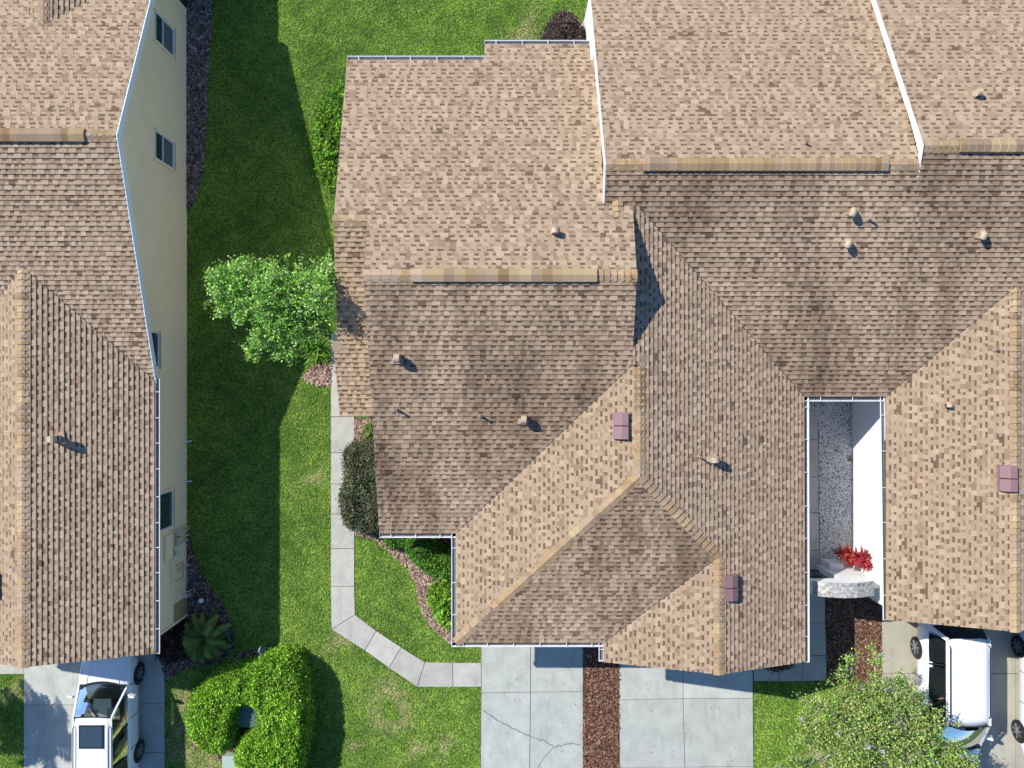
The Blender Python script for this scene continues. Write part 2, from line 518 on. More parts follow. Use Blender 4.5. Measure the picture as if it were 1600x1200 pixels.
def gutter(house, p, q, out, name='gutter', gap=.78, z=2.83, off=.35):
    """open K gutter from p to q (x, y), opening outward along 'out'"""
    p, q, o = Vector((*p, 0)), Vector((*q, 0)), Vector((*out, 0))
    L = (q-p).length; d = (q-p)/L
    prof = [(0, 0), (.008, 0), (.008, -.10), (.085, -.10), (.127, -.03), (.127, 0.005), (.145, .005), (.145, -.035), (.10, -.12), (0, -.12)]
    b = MB(); n = len(prof)
    pts = [p+o*a+Vector((0, 0, z+h)) for a, h in prof]+[q+o*a+Vector((0, 0, z+h)) for a, h in prof]
    b.add(pts, [(i, (i+1)%n, (i+1)%n+n, i+n) for i in range(n)]+[(0, 1, 2, 9), (2, 3, 8, 9), (3, 4, 7, 8), (4, 5, 6, 7)]+[(n+9, n+2, n+1, n), (n+9, n+8, n+3, n+2), (n+8, n+7, n+4, n+3), (n+7, n+6, n+5, n+4)])
    for e in (p, q-d*.008):                                   # end caps
        c = [e+o*a+Vector((0, 0, z+h)) for a, h in ((0, 0), (0, -.12), (.10, -.12), (.15, 0))]
        b.add(c+[k+d*.008 for k in c], [(0, 1, 2, 3), (7, 6, 5, 4), (0, 3, 7, 4), (3, 2, 6, 7), (2, 1, 5, 6)])
    g = b.out(name, M['white'], house)
    lb = MB(); a0, a1 = o*.012, o*.115
    lb.add([p+a0+Vector((0, 0, z-.05)), p+a1+Vector((0, 0, z-.05)), q+a1+Vector((0, 0, z-.05)), q+a0+Vector((0, 0, z-.05))], [(0, 1, 2, 3) if d.cross(o).z < 0 else (3, 2, 1, 0)])
    lb.out('gutter_inset', M['gutter_grey'], g)  # mottled dark grey sheet that darkens the inside of the trough
    k = off
    me = None
    while k < L:
        c = p+d*k
        if me is None:
            hb = MB()
            a0, a1 = Vector((0, 0, 0)), o*.150
            hb.add([a0-d*.009, a0+d*.009, a1+d*.009, a1-d*.009]+[w+Vector((0, 0, .014)) for w in (a0-d*.009, a0+d*.009, a1+d*.009, a1-d*.009)],
                   [(3, 2, 1, 0), (4, 5, 6, 7), (0, 1, 5, 4), (1, 2, 6, 5), (2, 3, 7, 6), (3, 0, 4, 7)])
            ob = hb.out('gutter_bracket', M['white'], g, loc=(c.x, c.y, z+.006)); me = ob.data
        else:
            link_mesh('gutter_bracket', me, g, (c.x, c.y, z+.006))
        k += gap*random.uniform(.93, 1.07)
    return g

def wall(house, pts, mat, t=.2, side=(0, 0), name='wall', z0=0.0):
    """pts (x, y, ztop) along the outside face; 'side' is the inward normal"""
    b = MB(); n = len(pts); pts = [Vector(p) for p in pts]
    for a_, b_ in ((0, 1), (-1, -2)):                   # stop 4 mm short so that corners never share a plane
        d = Vector((pts[b_].x-pts[a_].x, pts[b_].y-pts[a_].y, 0)).normalized()*.004
        pts[a_] = pts[a_]+d
    pts = [(p.x, p.y, p.z) for p in pts]
    o = [(x, y, z) for x, y, z in pts]; i_ = [(x+side[0]*t, y+side[1]*t, z) for x, y, z in pts]
    V = [(x, y, z0) for x, y, z in o]+o+[(x, y, z0) for x, y, z in i_]+i_
    F = []
    for k in range(n-1):
        F += [(k, k+1, n+k+1, n+k), (2*n+k+1, 2*n+k, 3*n+k, 3*n+k+1), (n+k, n+k+1, 3*n+k+1, 3*n+k), (k+1, k, 2*n+k, 2*n+k+1)]
    F += [(0, n, 3*n, 2*n), (n-1, 3*n-1, 4*n-1, 2*n-1)]
    b.add(V, F)
    return b.out(name, mat, house)

def rake(house, pts, x_side, mat=None, depth=.22, t=.03):
    """barge board under a sloping roof edge, pts = [(x, y, z)...]"""
    b = MB()
    for p, q in zip(pts, pts[1:]):
        P = [(p[0], p[1], p[2]+.022), (q[0], q[1], q[2]+.022), (q[0], q[1], q[2]-depth), (p[0], p[1], p[2]-depth)]
        if x_side[0]: Q = [(a+x_side[0]*t, y, z) for a, y, z in P]
        else: Q = [(a, y+x_side[1]*t, z) for a, y, z in P]
        b.add(P+Q, [(0, 1, 2, 3), (7, 6, 5, 4), (0, 4, 5, 1), (1, 5, 6, 2), (2, 6, 7, 3), (3, 7, 4, 0)])
    return b.out('barge_board', mat or M['fascia'], house)

# roof furniture -------------------------------------------------
def hood_vent(house, P, rz, mat='vent', s=1.0):
    """sheet-metal exhaust vent: flashing, box throat, curved hood with an open mouth"""
    r = empty('roof_vent', P, rz); r.parent = house
    b = MB(); b.box(-.16*s, .16*s, -.17*s, .17*s, -.02, .02); b.out('flashing', M['shingle_flat'], r)
    z_ = .34*s; b = MB(); w = .078*s; n = 7
    prof = [(-.10*s, -.03), (-.10*s, z_-.06)]+[(.02*s-.12*s*math.cos(a), z_-.06+.12*s*math.sin(a)) for a in [math.pi*k/n for k in range(1, n)]]+[(.14*s, z_-.06), (.14*s, z_-.16), (.08*s, z_-.16), (.08*s, -.03)]
    m = len(prof)
    b.add([(-w, y, z) for y, z in prof]+[(w, y, z) for y, z in prof],
          [tuple(range(m)), tuple(range(2*m-1, m-1, -1))]+[((i+1)%m, i, i+m, (i+1)%m+m) for i in range(m)])
    b.out('hood', M[mat], r)
    b = MB(); b.box(-w*.85, w*.85, .142*s, .147*s, z_-.15, z_-.07); b.out('mouth', M['dark'], r)
    return r
def dome_vent(house, P, rz, s=.82):
    r = empty('roof_vent', P, rz); r.parent = house
    b = MB(); b.box(-.17*s, .17*s, -.19*s, .19*s, -.03, .015); b.out('flashing', M['shingle_flat'], r)
    b = MB(); b.tube([(0, 0, -.02), (0, 0, .10*s), (0, -.02*s, .19*s), (0, -.08*s, .24*s), (0, -.15*s, .24*s), (0, -.20*s, .19*s)], [.075*s, .08*s, .10*s, .115*s, .12*s, .12*s], 14, False)
    b.out('hood', M['cream'], r, smooth=True)
    b = MB(); b.tube([(0, -.17*s, .20*s), (0, -.185*s, .19*s)], .10*s, 12); b.out('mouth', M['dark'], r)
    return r
def vent_pipe(house, P, h=.30, mat='cream'):
    r = empty('vent_pipe', P); r.parent = house
    b = MB(); b.lathe([(.085, -.05), (.075, .02), (.05, .05), (.042, .06)], n=12); b.out('collar', M['lead'], r)
    b = MB(); prof = [(.033, -.05), (.033, h), (.023, h), (.023, h-.06)]; b.lathe(prof, n=12); b.out('pipe', M[mat], r)
    b = MB(); b.lathe([(.0255, h-.06), (.0254, h-.055)], n=12); b.out('opening', M['dark'], r)
    return r
def box_vent(house, P, toward, pl):
    """pair of low slanted metal hoods, side by side along Y"""
    r = empty('box_vent', (P[0], P[1], P[2])); r.parent = house
    def zz(x): return pl.z(P[0]+x, P[1])-P[2]
    for y0 in (-.375, .015):
        b = MB(); y1 = y0+.36
        x0, xm, x1 = -.20*toward, .02*toward, .20*toward
        prof = [(x0, zz(x0)+.03), (x0, zz(x0)+.13), (xm, zz(xm)+.20), (x1, zz(x1)+.17), (x1, zz(x1)+.03)]
        m = len(prof)
        f = [tuple(range(m)), tuple(range(2*m-1, m-1, -1))]+[((i+1)%m, i, i+m, (i+1)%m+m) for i in range(m)]
        if toward < 0: f = [g[::-1] for g in f]
        b.add([(x, y0, z) for x, z in prof]+[(x, y1, z) for x, z in prof], f)
        b.out('vent_hood', M['mauve'], r)
        b = MB(); 
        b.box(-.17, .17, y0-.006, y0+.01, min(zz(-.17), zz(.17))+.03, min(zz(-.17), zz(.17))+.10)
        b.out('louvre', M['dark'], r)
    b = MB(); hw = .22
    V = [(-hw, -.40, zz(-hw)+.026), (hw, -.40, zz(hw)+.026), (hw, .40, zz(hw)+.026), (-hw, .40, zz(-hw)+.026)]
    b.add(V+[(x, y, z-.02) for x, y, z in V], [(0, 1, 2, 3), (0, 4, 5, 1), (1, 5, 6, 2), (2, 6, 7, 3), (3, 7, 4, 0)])
    b.out('flashing', M['mauve'], r)
    return r
M['shingle_flat'] = mat_plain('painted_flashing', (.40, .30, .23), .8, var=.15, scale=20)

# ------------------------------------------------------------------ HOUSE 1: middle villa
hA = tag(empty('attached_house', (-.8, 1, 0)), 'middle villa of the attached row, tan shingle roof, with the walk along its west side', 'house', 'tan shingled villas')
hA_off = Vector((-.8, 1, 0))
def houseparent(loc):  # children are written in world coordinates
    return Matrix.Translation(Vector(loc)).inverted()
hA.location = (0, 0, 0)
R = Roof(hA)
R.slope(AN, [(-5.0, 4.58), (-4.05, 4.58), (-4.05, 2.97), (3.41, 2.97), (3.41, 5.03), (2.60, 5.03), (2.60, 9.86), (2.39, 9.86), (2.39, 10.43), (-.84, 10.43), (-.84, 9.86), (-5.02, 9.86)], brown=.15)
AV = lambda y: valley_x(CW, AS, y)
R.slope(AS, [(-4.05, 2.97), (-4.08, -4.59), (AV(-4.59), -4.59), (3.41, (CW.z(3.41, 0)-AS.c)*3), (3.41, 2.97)], brown=.25, old=True)
R.slope(ST, [(-5.0, 4.58), (-5.16, 1.2), (-5.28, 1.1), (-5.26, -.98), (-4.02, -.98), (-4.02, 4.58)], brown=.0, tint=(1.03, 1.0, .95))
CWx = valley_x(CW, CS, -7.95)
R.slope(CW, [(3.63, .53), (3.41, (CW.z(3.41, 0)-AS.c)*3-.01), (AV(-4.59), -4.59), (CWx, -4.59), (CWx, -7.95), (3.63, HY1)], brown=.0, tint=(1.0, 1.0, .98))
R.slope(CS, [(CWx, -7.95), (2.82, -7.95), (X2, HY2), (3.63, HY1)], brown=.45, old=True)
# caps
R.cap_line((3.41, 2.97, AZR), (2.30, 2.97, AZR), .17, AS, AN)
R.cap_line((-4.05, 2.97, AZR), (-2.75, 2.97, AZR), .17, AN, AS, step=.26)
R.cap_line((-2.75, 2.97, AZR), (2.32, 2.97, AZR), .18, AN, AS, lift=.075, step=.29)
R.cap_line((-5.02, 4.58, STRIP_Z), (-4.1, 4.58, STRIP_Z), .17, AN, ST, step=.30)
R.cap_line((-5.30, 1.12, ST.z(0, 1.12)), (-4.98, 1.12, ST.z(0, 1.12)), .15, ST, ST, step=.32)
R.cap_line((3.63, .80, CZ), (3.63, HY1+.05, CZ), .17, CE, CW, step=.175)
R.cap_line((CWx, -7.95, 2.85), (3.58, HY1-.05, CZ), .16, CW, CS, step=.19)
R.cap_line((2.98, 4.72, AN.z(0, 4.72)), (2.98, 5.18, BS.z(0, 5.18)+.03), .15, None, None, step=.16)
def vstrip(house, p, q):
    b = MB(); b.beam((p[0], p[1], p[2]+.030), (q[0], q[1], q[2]+.030), .034, .03); b.out('valley_shade_strip', M['valley_shade'], house)  # dark strip: the shadow line of the cut valley, put into the colour
M['valley_shade'] = mat_plain('painted_valley_shade', (.10, .08, .065), .9)
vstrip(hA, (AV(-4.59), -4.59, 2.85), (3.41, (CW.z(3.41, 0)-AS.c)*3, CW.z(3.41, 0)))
R.finish()
gutter(hA, (-5.02, 9.86), (-.84, 9.86), (0, 1), z=AN.z(0, 9.86)-.02)
gutter(hA, (-.84, 10.43), (2.39, 10.43), (0, 1), z=AN.z(0, 10.43)-.02)
gutter(hA, (-4.08, -4.59), (AV(-4.59)+.13, -4.59), (0, -1))
gutter(hA, (CWx, -4.60), (CWx, -8.08), (-1, 0), gap=1.0, off=.45)
gutter(hA, (CWx-.14, -7.95), (2.80, -7.95), (0, -1), gap=.8)
gutter(hA, (2.82, -7.97), (2.82, -8.55), (-1, 0), gap=.35, off=.2, z=2.82)
wall(hA, [(-3.75, -4.3, AS.z(0, -4.3)-.14), (-3.75, 2.97, AZR-.14), (-3.75, 9.5, AN.z(0, 9.5)-.14)], M['stucco_w'], side=(1, 0))
wall(hA, [(-4.75, -.7, ST.z(0, -.7)-.14), (-4.75, 4.58, STRIP_Z-.14), (-4.75, 9.5, AN.z(0, 9.5)-.14)], M['stucco_w'], side=(1, 0))
wall(hA, [(-4.75, 9.5, AN.z(0, 9.5)-.14), (2.3, 9.5, AN.z(0, 9.5)-.14)], M['stucco_w'], side=(0, -1))
wall(hA, [(-4.75, -.7, ST.z(0, -.7)-.14), (-3.75, -.7, ST.z(0, -.7)-.14)], M['stucco_w'], side=(0, 1))
wall(hA, [(-3.75, -4.3, AS.z(0, -4.3)-.14), (-1.4, -4.3, AS.z(0, -4.3)-.14)], M['stucco_w'], side=(0, 1))
wall(hA, [(-1.4, -4.3, CW.z(-1.4, 0)-.14), (-1.4, -7.6, CW.z(-1.4, 0)-.14)], M['stucco_w'], side=(1, 0))
wall(hA, [(-1.4, -7.6, 2.8), (3.0, -7.6, 2.8)], M['stucco_w'], side=(0, 1))
wall(hA, [(3.38, .55, AS.z(0, .55)-.14), (3.38, 2.97, AZR-.14), (3.38, 5.0, AN.z(0, 5.0)-.14)], M['stucco_w'], side=(-1, 0), z0=3.5)
b = MB(); b.box(-1.0, 2.2, -7.63, -7.61, 0.05, 2.2); b.out('garage_door', M['white'], hA)
rake(hA, [(-4.075, -4.58, 2.81), (-4.045, 2.97, AZR-.04)], (1, 0), M['white'])
rake(hA, [(3.405, .55, AS.z(0, .55)-.04), (3.405, 2.97, AZR-.04), (3.405, 5.0, AN.z(0, 5.0)-.04)], (-1, 0), M['white'], depth=.14)
for (px, py) in ((622, 559),): hood_vent(hA, AS.at(px, py), math.radians(176))
hood_vent(hA, AS.at(818, 654), math.radians(174))
hood_vent(hA, AN.at(866, 363), math.radians(-88), s=.85)
vent_pipe(hA, AS.at(621, 640)); vent_pipe(hA, AS.at(751, 650), .28, 'cream')
box_vent(hA, CW.at(969, 665), 1, CW)

# ------------------------------------------------------------------ HOUSE 2: villa with the courtyard side
hB = tag(empty('attached_house', (0, 0, 0)), 'attached villa whose roof wraps two sides of the gravel courtyard, garage peak at the south', 'house', 'tan shingled villas')
R = Roof(hB)
vy = lambda x: (CE.z(x, 0)-BS.c)*3
R.slope(BN, [(2.62, 6.10), (11.35, 6.10), (11.0, 12.9), (2.34, 12.9)], brown=.12)
R.slope(BS, [(2.62, 6.10), (2.62, 5.03), (3.41, 5.03), (3.41, vy(3.41)), (8.98, -.39), (11.40, -.39), (11.40, 6.10)], brown=.28, old=True)
R.slope(CE, [(3.41, vy(3.41)), (3.41, .53), (3.63, .53), (3.63, HY1), (X2, HY2), (X2, -8.55), (9.02, -8.55), (8.98, -.39)], brown=.08, tint=(.98, .98, .98))
R.slope(C2, [(2.82, -7.95), (2.82, -8.55), (X2, -8.55), (X2, HY2)], brown=.0, tint=(1.0, 1.0, .98))
R.cap_line((2.64, 6.10, BZ), (3.65, 6.10, BZ), .17, BN, BS)
R.cap_line((3.65, 6.10, BZ), (10.45, 6.10, BZ), .18, BN, BS, lift=.075, step=.185)
R.cap_line((10.45, 6.10, BZ), (11.36, 6.10, BZ), .17, BN, BS, step=.17)
R.cap_line((X2, HY2, Z2), (3.66, HY1-.03, CZ), .16, CS, CE, step=.185)
R.cap_line((X2, -8.56, Z2), (X2, HY2-.02, Z2), .16, C2, CE, step=.175)
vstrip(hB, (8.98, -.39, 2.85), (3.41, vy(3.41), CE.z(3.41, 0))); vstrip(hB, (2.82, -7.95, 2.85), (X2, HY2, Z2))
R.finish()
gutter(hB, (9.0, -.36), (9.02, -8.57), (1, 0), gap=1.0, z=2.83)
gutter(hB, (9.0, -.39), (11.46, -.39), (0, -1), gap=1.0, off=.5)
wall(hB, [(2.66, 5.1, BS.z(0, 5.1)-.14), (2.66, 6.10, BZ-.14), (2.5, 12.6, BN.z(0, 12.6)-.14)], M['stucco_w'], side=(1, 0))
wall(hB, [(2.5, 12.6, BN.z(0, 12.6)-.14), (11.3, 12.6, BN.z(0, 12.6)-.14)], M['stucco_w'], side=(0, -1))
wall(hB, [(8.68, -.1, 2.8), (8.68, -8.2, 2.8)], M['stucco_w'], side=(-1, 0))
wall(hB, [(8.68, -.1, 2.8), (11.78, -.1, 2.8)], M['stucco_w'], side=(0, 1))
wall(hB, [(3.1, -8.2, C2.z(3.1, 0)-.14), (X2, -8.2, Z2-.14), (8.68, -8.2, CE.z(8.68, 0)-.14)], M['stucco_w'], side=(0, 1))
wall(hB, [(3.1, -7.6, 2.78), (3.1, -8.2, 2.78)], M['stucco_w'], side=(1, 0))
b = MB(); b.box(3.9, 8.0, -8.235, -8.205, 0.05, 2.2); b.out('garage_door', M['white'], hB)
rake(hB, [(2.61, 5.1, BS.z(0, 5.1)), (2.61, 6.10, BZ), (2.34, 12.9, BN.z(0, 12.9))], (-1, 0), M['white'], depth=.16, t=.045)
rake(hB, [(2.82, -8.52, 2.80), (X2, -8.52, Z2-.05), (9.02, -8.52, 2.78)], (0, -1), M['white'], depth=.2)
dome_vent(hB, BS.at(1330, 329), math.radians(-15)); dome_vent(hB, BS.at(1323, 378), math.radians(-20)); 
vent_pipe(hB, BS.at(1356, 343), .26); vent_pipe(hB, BN.at(1258, 225), .2, 'lead')
vent_pipe(hB, CE.at(1091, 713), .30); hood_vent(hB, CE.at(1112, 717), math.radians(-84), 'cream')
box_vent(hB, CE.at(1141, 917), 1, CE)

# ------------------------------------------------------------------ HOUSE 3: villa at the right edge
hE = tag(empty('attached_house', (0, 0, 0)), 'attached villa at the east end, white courtyard wall and a van under its garage eave', 'house', 'tan shingled villas')
R = Roof(hE)
R.slope(EN, [(11.36, 6.57), (18.0, 6.57), (18.0, 12.9), (10.68, 12.9)], brown=.12)
R.slope(BS, [(11.402, -.39), (11.48, -.39), (DX, DY), (18.0, DY-(18-DX)), (18.0, 6.57), (11.402, 6.57)], brown=.28, old=True)
R.slope(DW, [(11.50, -.39), (DX, DY), (DX, -7.25), (11.50, -7.25)], brown=.0, tint=(1.0, 1.0, .98))
R.slope(DE, [(DX, DY), (18.0, DY-(18-DX)), (18.0, -7.25), (DX, -7.25)], brown=.1)
R.cap_line((11.40, 6.57, EZ), (12.35, 6.57, EZ), .17, EN, BS, step=.17)
R.cap_line((12.35, 6.57, EZ), (18.0, 6.57, EZ), .18, EN, BS, lift=.075, step=.22)
R.cap_line((DX, -7.26, DZ), (DX, DY, DZ), .16, DW, DE, step=.19)
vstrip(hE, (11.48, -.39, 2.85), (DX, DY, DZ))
R.finish()
gutter(hE, (11.49, -.36), (11.58, -7.27), (-1, 0), gap=1.15, off=.6)
wall(hE, [(11.78, -.1, 2.8), (11.78, -7.05, 2.8)], M['stucco_w'], side=(1, 0))
wall(hE, [(11.78, -7.05, DW.z(11.78, 0)-.14), (DX, -7.05, DZ-.14), (17.9, -7.05, DE.z(17.9, 0)-.14)], M['stucco_w'], side=(0, 1))
wall(hE, [(11.46, 5.9, BS.z(0, 5.9)-.1), (11.46, 6.57, EZ-.14), (11.1, 12.6, EN.z(0, 12.6)-.14)], M['stucco_w'], side=(1, 0))
wall(hE, [(11.1, 12.6, EN.z(0, 12.6)-.14), (17.9, 12.6, EN.z(0, 12.6)-.14)], M['stucco_w'], side=(0, -1))
b = MB(); b.box(12.8, 17.4, -7.085, -7.055, 0.05, 2.2); b.out('garage_door', M['white'], hE)
rake(hE, [(11.36, 5.75, BS.z(0, 5.75)), (11.355, 6.57, EZ), (10.68, 12.9, EN.z(0, 12.9))], (-1, 0), M['white'], depth=.17, t=.03)
rake(hE, [(11.50, -7.21, DW.z(11.5, 0)-.05), (DX, -7.21, DZ-.05), (18.0, -7.21, DE.z(18, 0)-.05)], (0, -1), M['white'], depth=.12)
dome_vent(hE, BS.at(1532, 365), math.radians(-15)); hood_vent(hE, EN.at(1523, 148), math.radians(180), 'vent', .8)
vent_pipe(hE, DW.at(1555, 547), .16, 'lead'); hood_vent(hE, DW.at(1479, 633), math.radians(90), 'vent', .7)
box_vent(hE, DW.at(1571, 747), 1, DW)

# ------------------------------------------------------------------ HOUSE 4: detached house on the left
hF = tag(empty('detached_house', (0, 0, 0)), 'beige stucco house across the lawn, at the west, with its windowed east wall in shade', 'house', 'tan shingled villas')
R = Roof(hF)
ptop = 13.55
R.slope(FN, [(-18.2, 6.87), (-10.93, 6.87), (-10.66, ptop), (-18.2, ptop)], brown=.15)
pt = 12.2
R.slope(PE, [(PX, PY), (PX+(pt-PY)/3/.27, pt), (PX, pt)], brown=.4)
R.slope(PW, [(PX, PY), (PX, pt), (PX-(pt-PY)/3/.32, pt)], brown=.0)
R.slope(FS, [(-18.2, 6.87), (-18.2, FY-(18.2+FX)), (FX, FY), (-10.97, .12), (-10.93, 6.87)], brown=.22)
R.slope(FE, [(FX, FY), (FX, -8.27), (-10.97, -8.27), (-10.97, .12)], brown=.08)
R.slope(FW, [(FX, FY), (-18.2, FY-(18.2+FX)), (-18.2, -8.27), (FX, -8.27)], brown=.0, tint=(1.0, 1.0, .98))
yn = 13.55; zn = FN.z(0, yn)
R.slope(Plane(-.02, 0, zn+.02*-10.95), [(-18.2, yn), (-10.95, yn), (-10.95, 18.5), (-18.2, 18.5)], brown=.1)
R.cap_line((-11.8, 6.87, FZ), (-10.95, 6.87, FZ), .17, FN, FS, step=.17)
R.cap_line((-18.2, 6.87, FZ), (-11.8, 6.87, FZ), .18, FN, FS, lift=.075, step=.20)
R.cap_line((FX, -8.28, FZ2), (FX, FY, FZ2), .17, FW, FE, step=.19)
R.cap_line((PX, pt, PZ), (PX, PY, PZ), .16, PE, PW, step=.2)
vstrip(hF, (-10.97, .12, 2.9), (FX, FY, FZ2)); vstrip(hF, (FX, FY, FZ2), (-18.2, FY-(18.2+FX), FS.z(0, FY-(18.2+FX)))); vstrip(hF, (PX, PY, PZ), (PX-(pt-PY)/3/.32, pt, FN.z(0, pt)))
R.finish()
gutter(hF, (-10.97, .16), (-10.97, -8.29), (1, 0), gap=.82, off=.4, z=2.88)
WX = -11.27
wall(hF, [(WX, 13.0, FN.z(0, 13.0)-.14), (WX, 6.87, FZ-.14), (WX, .12, 2.82), (WX, -7.96, 2.82)], M['stucco_b'], side=(-1, 0))
wall(hF, [(WX, -7.96, 2.82), (FX, -7.96, FZ2-.14), (-17.3, -7.96, 2.9)], M['stucco_b'], side=(0, 1))
b = MB(); b.box(-17.0, -12.2, -7.99, -7.965, 0.05, 2.2); b.out('garage_door', M['white'], hF)
rake(hF, [(-10.97, .0, 2.86), (-10.93, 6.87, FZ), (-10.66, ptop, FN.z(0, ptop))], (1, 0), M['fascia'], depth=.20, t=.03)
rake(hF, [(-10.97, -8.23, 2.85), (FX, -8.23, FZ2-.05), (-18.2, -8.23, FW.z(-18.2, 0)-.05)], (0, -1), M['fascia'], depth=.14)
hood_vent(hF, FE.at(91, 685), math.radians(-84), 'vent', 1.1); vent_pipe(hF, FE.at(103, 692), .25, 'vent')
box_vent(hF, FW.at(-8, 913), 1, FW)
def win(y0, y1, z0, z1, rail=None):
    w = MB(); t = .045; X = WX
    w.box(X-.03, X+.03, y0, y0+t, z0, z1); w.box(X-.03, X+.03, y1-t, y1, z0, z1)
    w.box(X-.03, X+.03, y0+t, y1-t, z0, z0+t); w.box(X-.03, X+.03, y0+t, y1-t, z1-t, z1)
    if rail: w.box(X-.03, X+.035, y0+t, y1-t, rail, rail+.05)
    f = w.out('window', M['alu'], hF)
    zs = [(z0+t, rail or z1-t)]+([(rail+.05, z1-t)] if rail else [])
    for k, (a, c) in enumerate(zs):
        p = MB(); p.box(X+.002, X+.010, y0+t, y1-t, a, c); p.out('pane', M['screen'] if k == 0 and rail else M['glass'], f)
    s_ = MB(); s_.box(X+.001, X+.10, y0-.05, y1+.05, z0-.09, z0-.002); s_.box(X+.001, X+.05, y0-.07, y0-.002, z0-.002, z1+.05); s_.box(X+.001, X+.05, y1+.002, y1+.07, z0-.002, z1+.05)
    s_.out('window_surround', M['stucco_b'], f)
win(10.85, 11.78, 1.05, 2.30, 1.78); win(7.12, 8.02, 1.05, 2.30, 1.78); win(.5, 1.65, 2.08, 2.6); win(-4.72, -3.5, 1.12, 2.4)
# meter panel, conduits and meter boxes on the same wall
b = MB(); b.box(WX+.002, WX+.09, -5.75, -4.95, 1.25, 1.75); b.out('electric_panel', M['stucco_b'], hF)
for (yy, zt) in ((-4.92, 1.1), (-5.02, 1.05), (-5.22, 1.1), (-5.38, 1.2), (-6.25, .8)):
    b = MB(); b.tube([(WX+.07, yy, 0), (WX+.07, yy, zt)], .028, 8); b.out('conduit', M['conduit'], hF)
for yy in (-4.98, -5.25):
    b = MB(); b.box(WX+.002, WX+.12, yy-.1, yy+.1, .62, .95); b.out('meter_box', M['conduit'], hF)
for yy in (-5.92, -6.28, -6.62):
    b = MB(); b.box(WX+.002, WX+.06, yy-.12, yy+.12, 1.02, 1.28); b.out('junction_box', M['stucco_b'], hF)
b = MB(); b.lathe([(.11, 0), (.11, .1), (.09, .14)], n=14); o = b.out('electric_meter', M['grey_tub'], hF, loc=(WX+.08, -5.62, 1.0)); 
for a, c in (((-6.08, .95), (-6.08, .35)), ((-6.08, .35), (-6.6, .35)), ((-6.6, .35), (-6.6, .9))):
    b = MB(); b.tube([(WX+.04, a[0], a[1]), (WX+.04, c[0], c[1])], .02, 6); b.out('pipe', M['conduit'], hF)
b = MB(); b.box(WX+.002, WX+.02, -7.95, -7.35, .0, 1.0); b.out('painted_panel', M['brown'], hF)
b = MB(); b.box(WX-.1, WX+.06, -8.02, -7.955, .0, 2.7); b.out('corner_trim', M['stucco_b'], hF)
for yy in (-7.12, -7.22, -7.3):
    b = MB(); b.tube([(WX+.02, yy, .35), (WX+.16, yy, .30), (WX+.16, yy, 0.0)], .018, 6); b.out('drain_pipe', M['white'], hF)
for yy in (-1.96, -3.34):
    b = MB(); b.tube([(WX+.0, yy, .3), (WX+.22, yy, .28), (WX+.24, yy, .2)], .022, 6); b.out('drain_pipe', M['white'], hF)
# dark screened porch corner at the top of the frame
b = MB(); b.box(WX-.9, WX+.02, 13.02, 13.9, .0, 2.6); b.out('porch_screen', M['dark'], hF)

# ------------------------------------------------------------------ GROUND
LEV = .03          # top of the concrete above the soil
b = MB(); b.add([(-70, -70, 0), (70, -70, 0), (70, 70, 0), (-70, 70, 0)], [(0, 1, 2, 3)])
tag(b.out('ground', M['ground']), kind='structure')

def slabs(name, polys, mat, gap=.010, z=LEV, cat=None):
    root = tag(empty(name, (0, 0, 0)), kind='structure')
    base = MB()
    for p in polys: base.prism(GP(p), -.12, z-.03)
    base.out('joint_bed', M['soil'], root)
    for p in polys:
        w = GP(p); cx = sum(a for a, _ in w)/len(w); cy = sum(c for _, c in w)/len(w)
        q = []
        n = len(w)
        if area(w) < 0: w = w[::-1]
        for i in range(n):                            # inset by the joint
            a, o, c = Vector(w[i-1]), Vector(w[i]), Vector(w[(i+1)%n])
            e1 = (o-a).normalized(); e2 = (c-o).normalized()
            n1 = Vector((-e1.y, e1.x)); n2 = Vector((-e2.y, e2.x)); m = (n1+n2)
            m = m/max(m.dot(n1), .2)
            q.append(tuple(o+m*gap))
        s_ = MB(); s_.prism(q, z-.028, z+random.uniform(-.002, .002)); s_.out('slab', mat, root)
    return root
walkA = [[(517, 520), (554, 520), (554, 651), (517, 651)], [(517, 651), (554, 651), (554, 707), (517, 707)], [(517, 707), (554, 707), (554, 756), (517, 756)],
         [(517, 756), (554, 756), (554, 803), (517, 803)], [(517, 803), (554, 803), (554, 857), (517, 857)], [(517, 857), (554, 857), (554, 916), (517, 916)],
         [(517, 916), (554, 916), (555, 960), (518, 983)], [(518, 983), (555, 960), (588, 985), (570, 1016)], [(570, 1016), (588, 985), (627, 1011), (608, 1043)],
         [(608, 1043), (627, 1011), (664, 1034), (652, 1073)], [(652, 1073), (664, 1034), (707, 1035), (708, 1073)], [(708, 1073), (707, 1035), (752, 1035), (752, 1073)]]
slabs('walkway', walkA, M['conc_w'])
drvA = [[(752, 940), (829, 940), (829, 1081), (752, 1082)], [(829, 940), (911, 940), (911, 1080), (829, 1081)],
        [(752, 1082), (829, 1081), (826, 1330), (750, 1330)], [(829, 1081), (911, 1080), (911, 1330), (826, 1330)]]
dA = slabs('driveway', drvA, M['conc'])
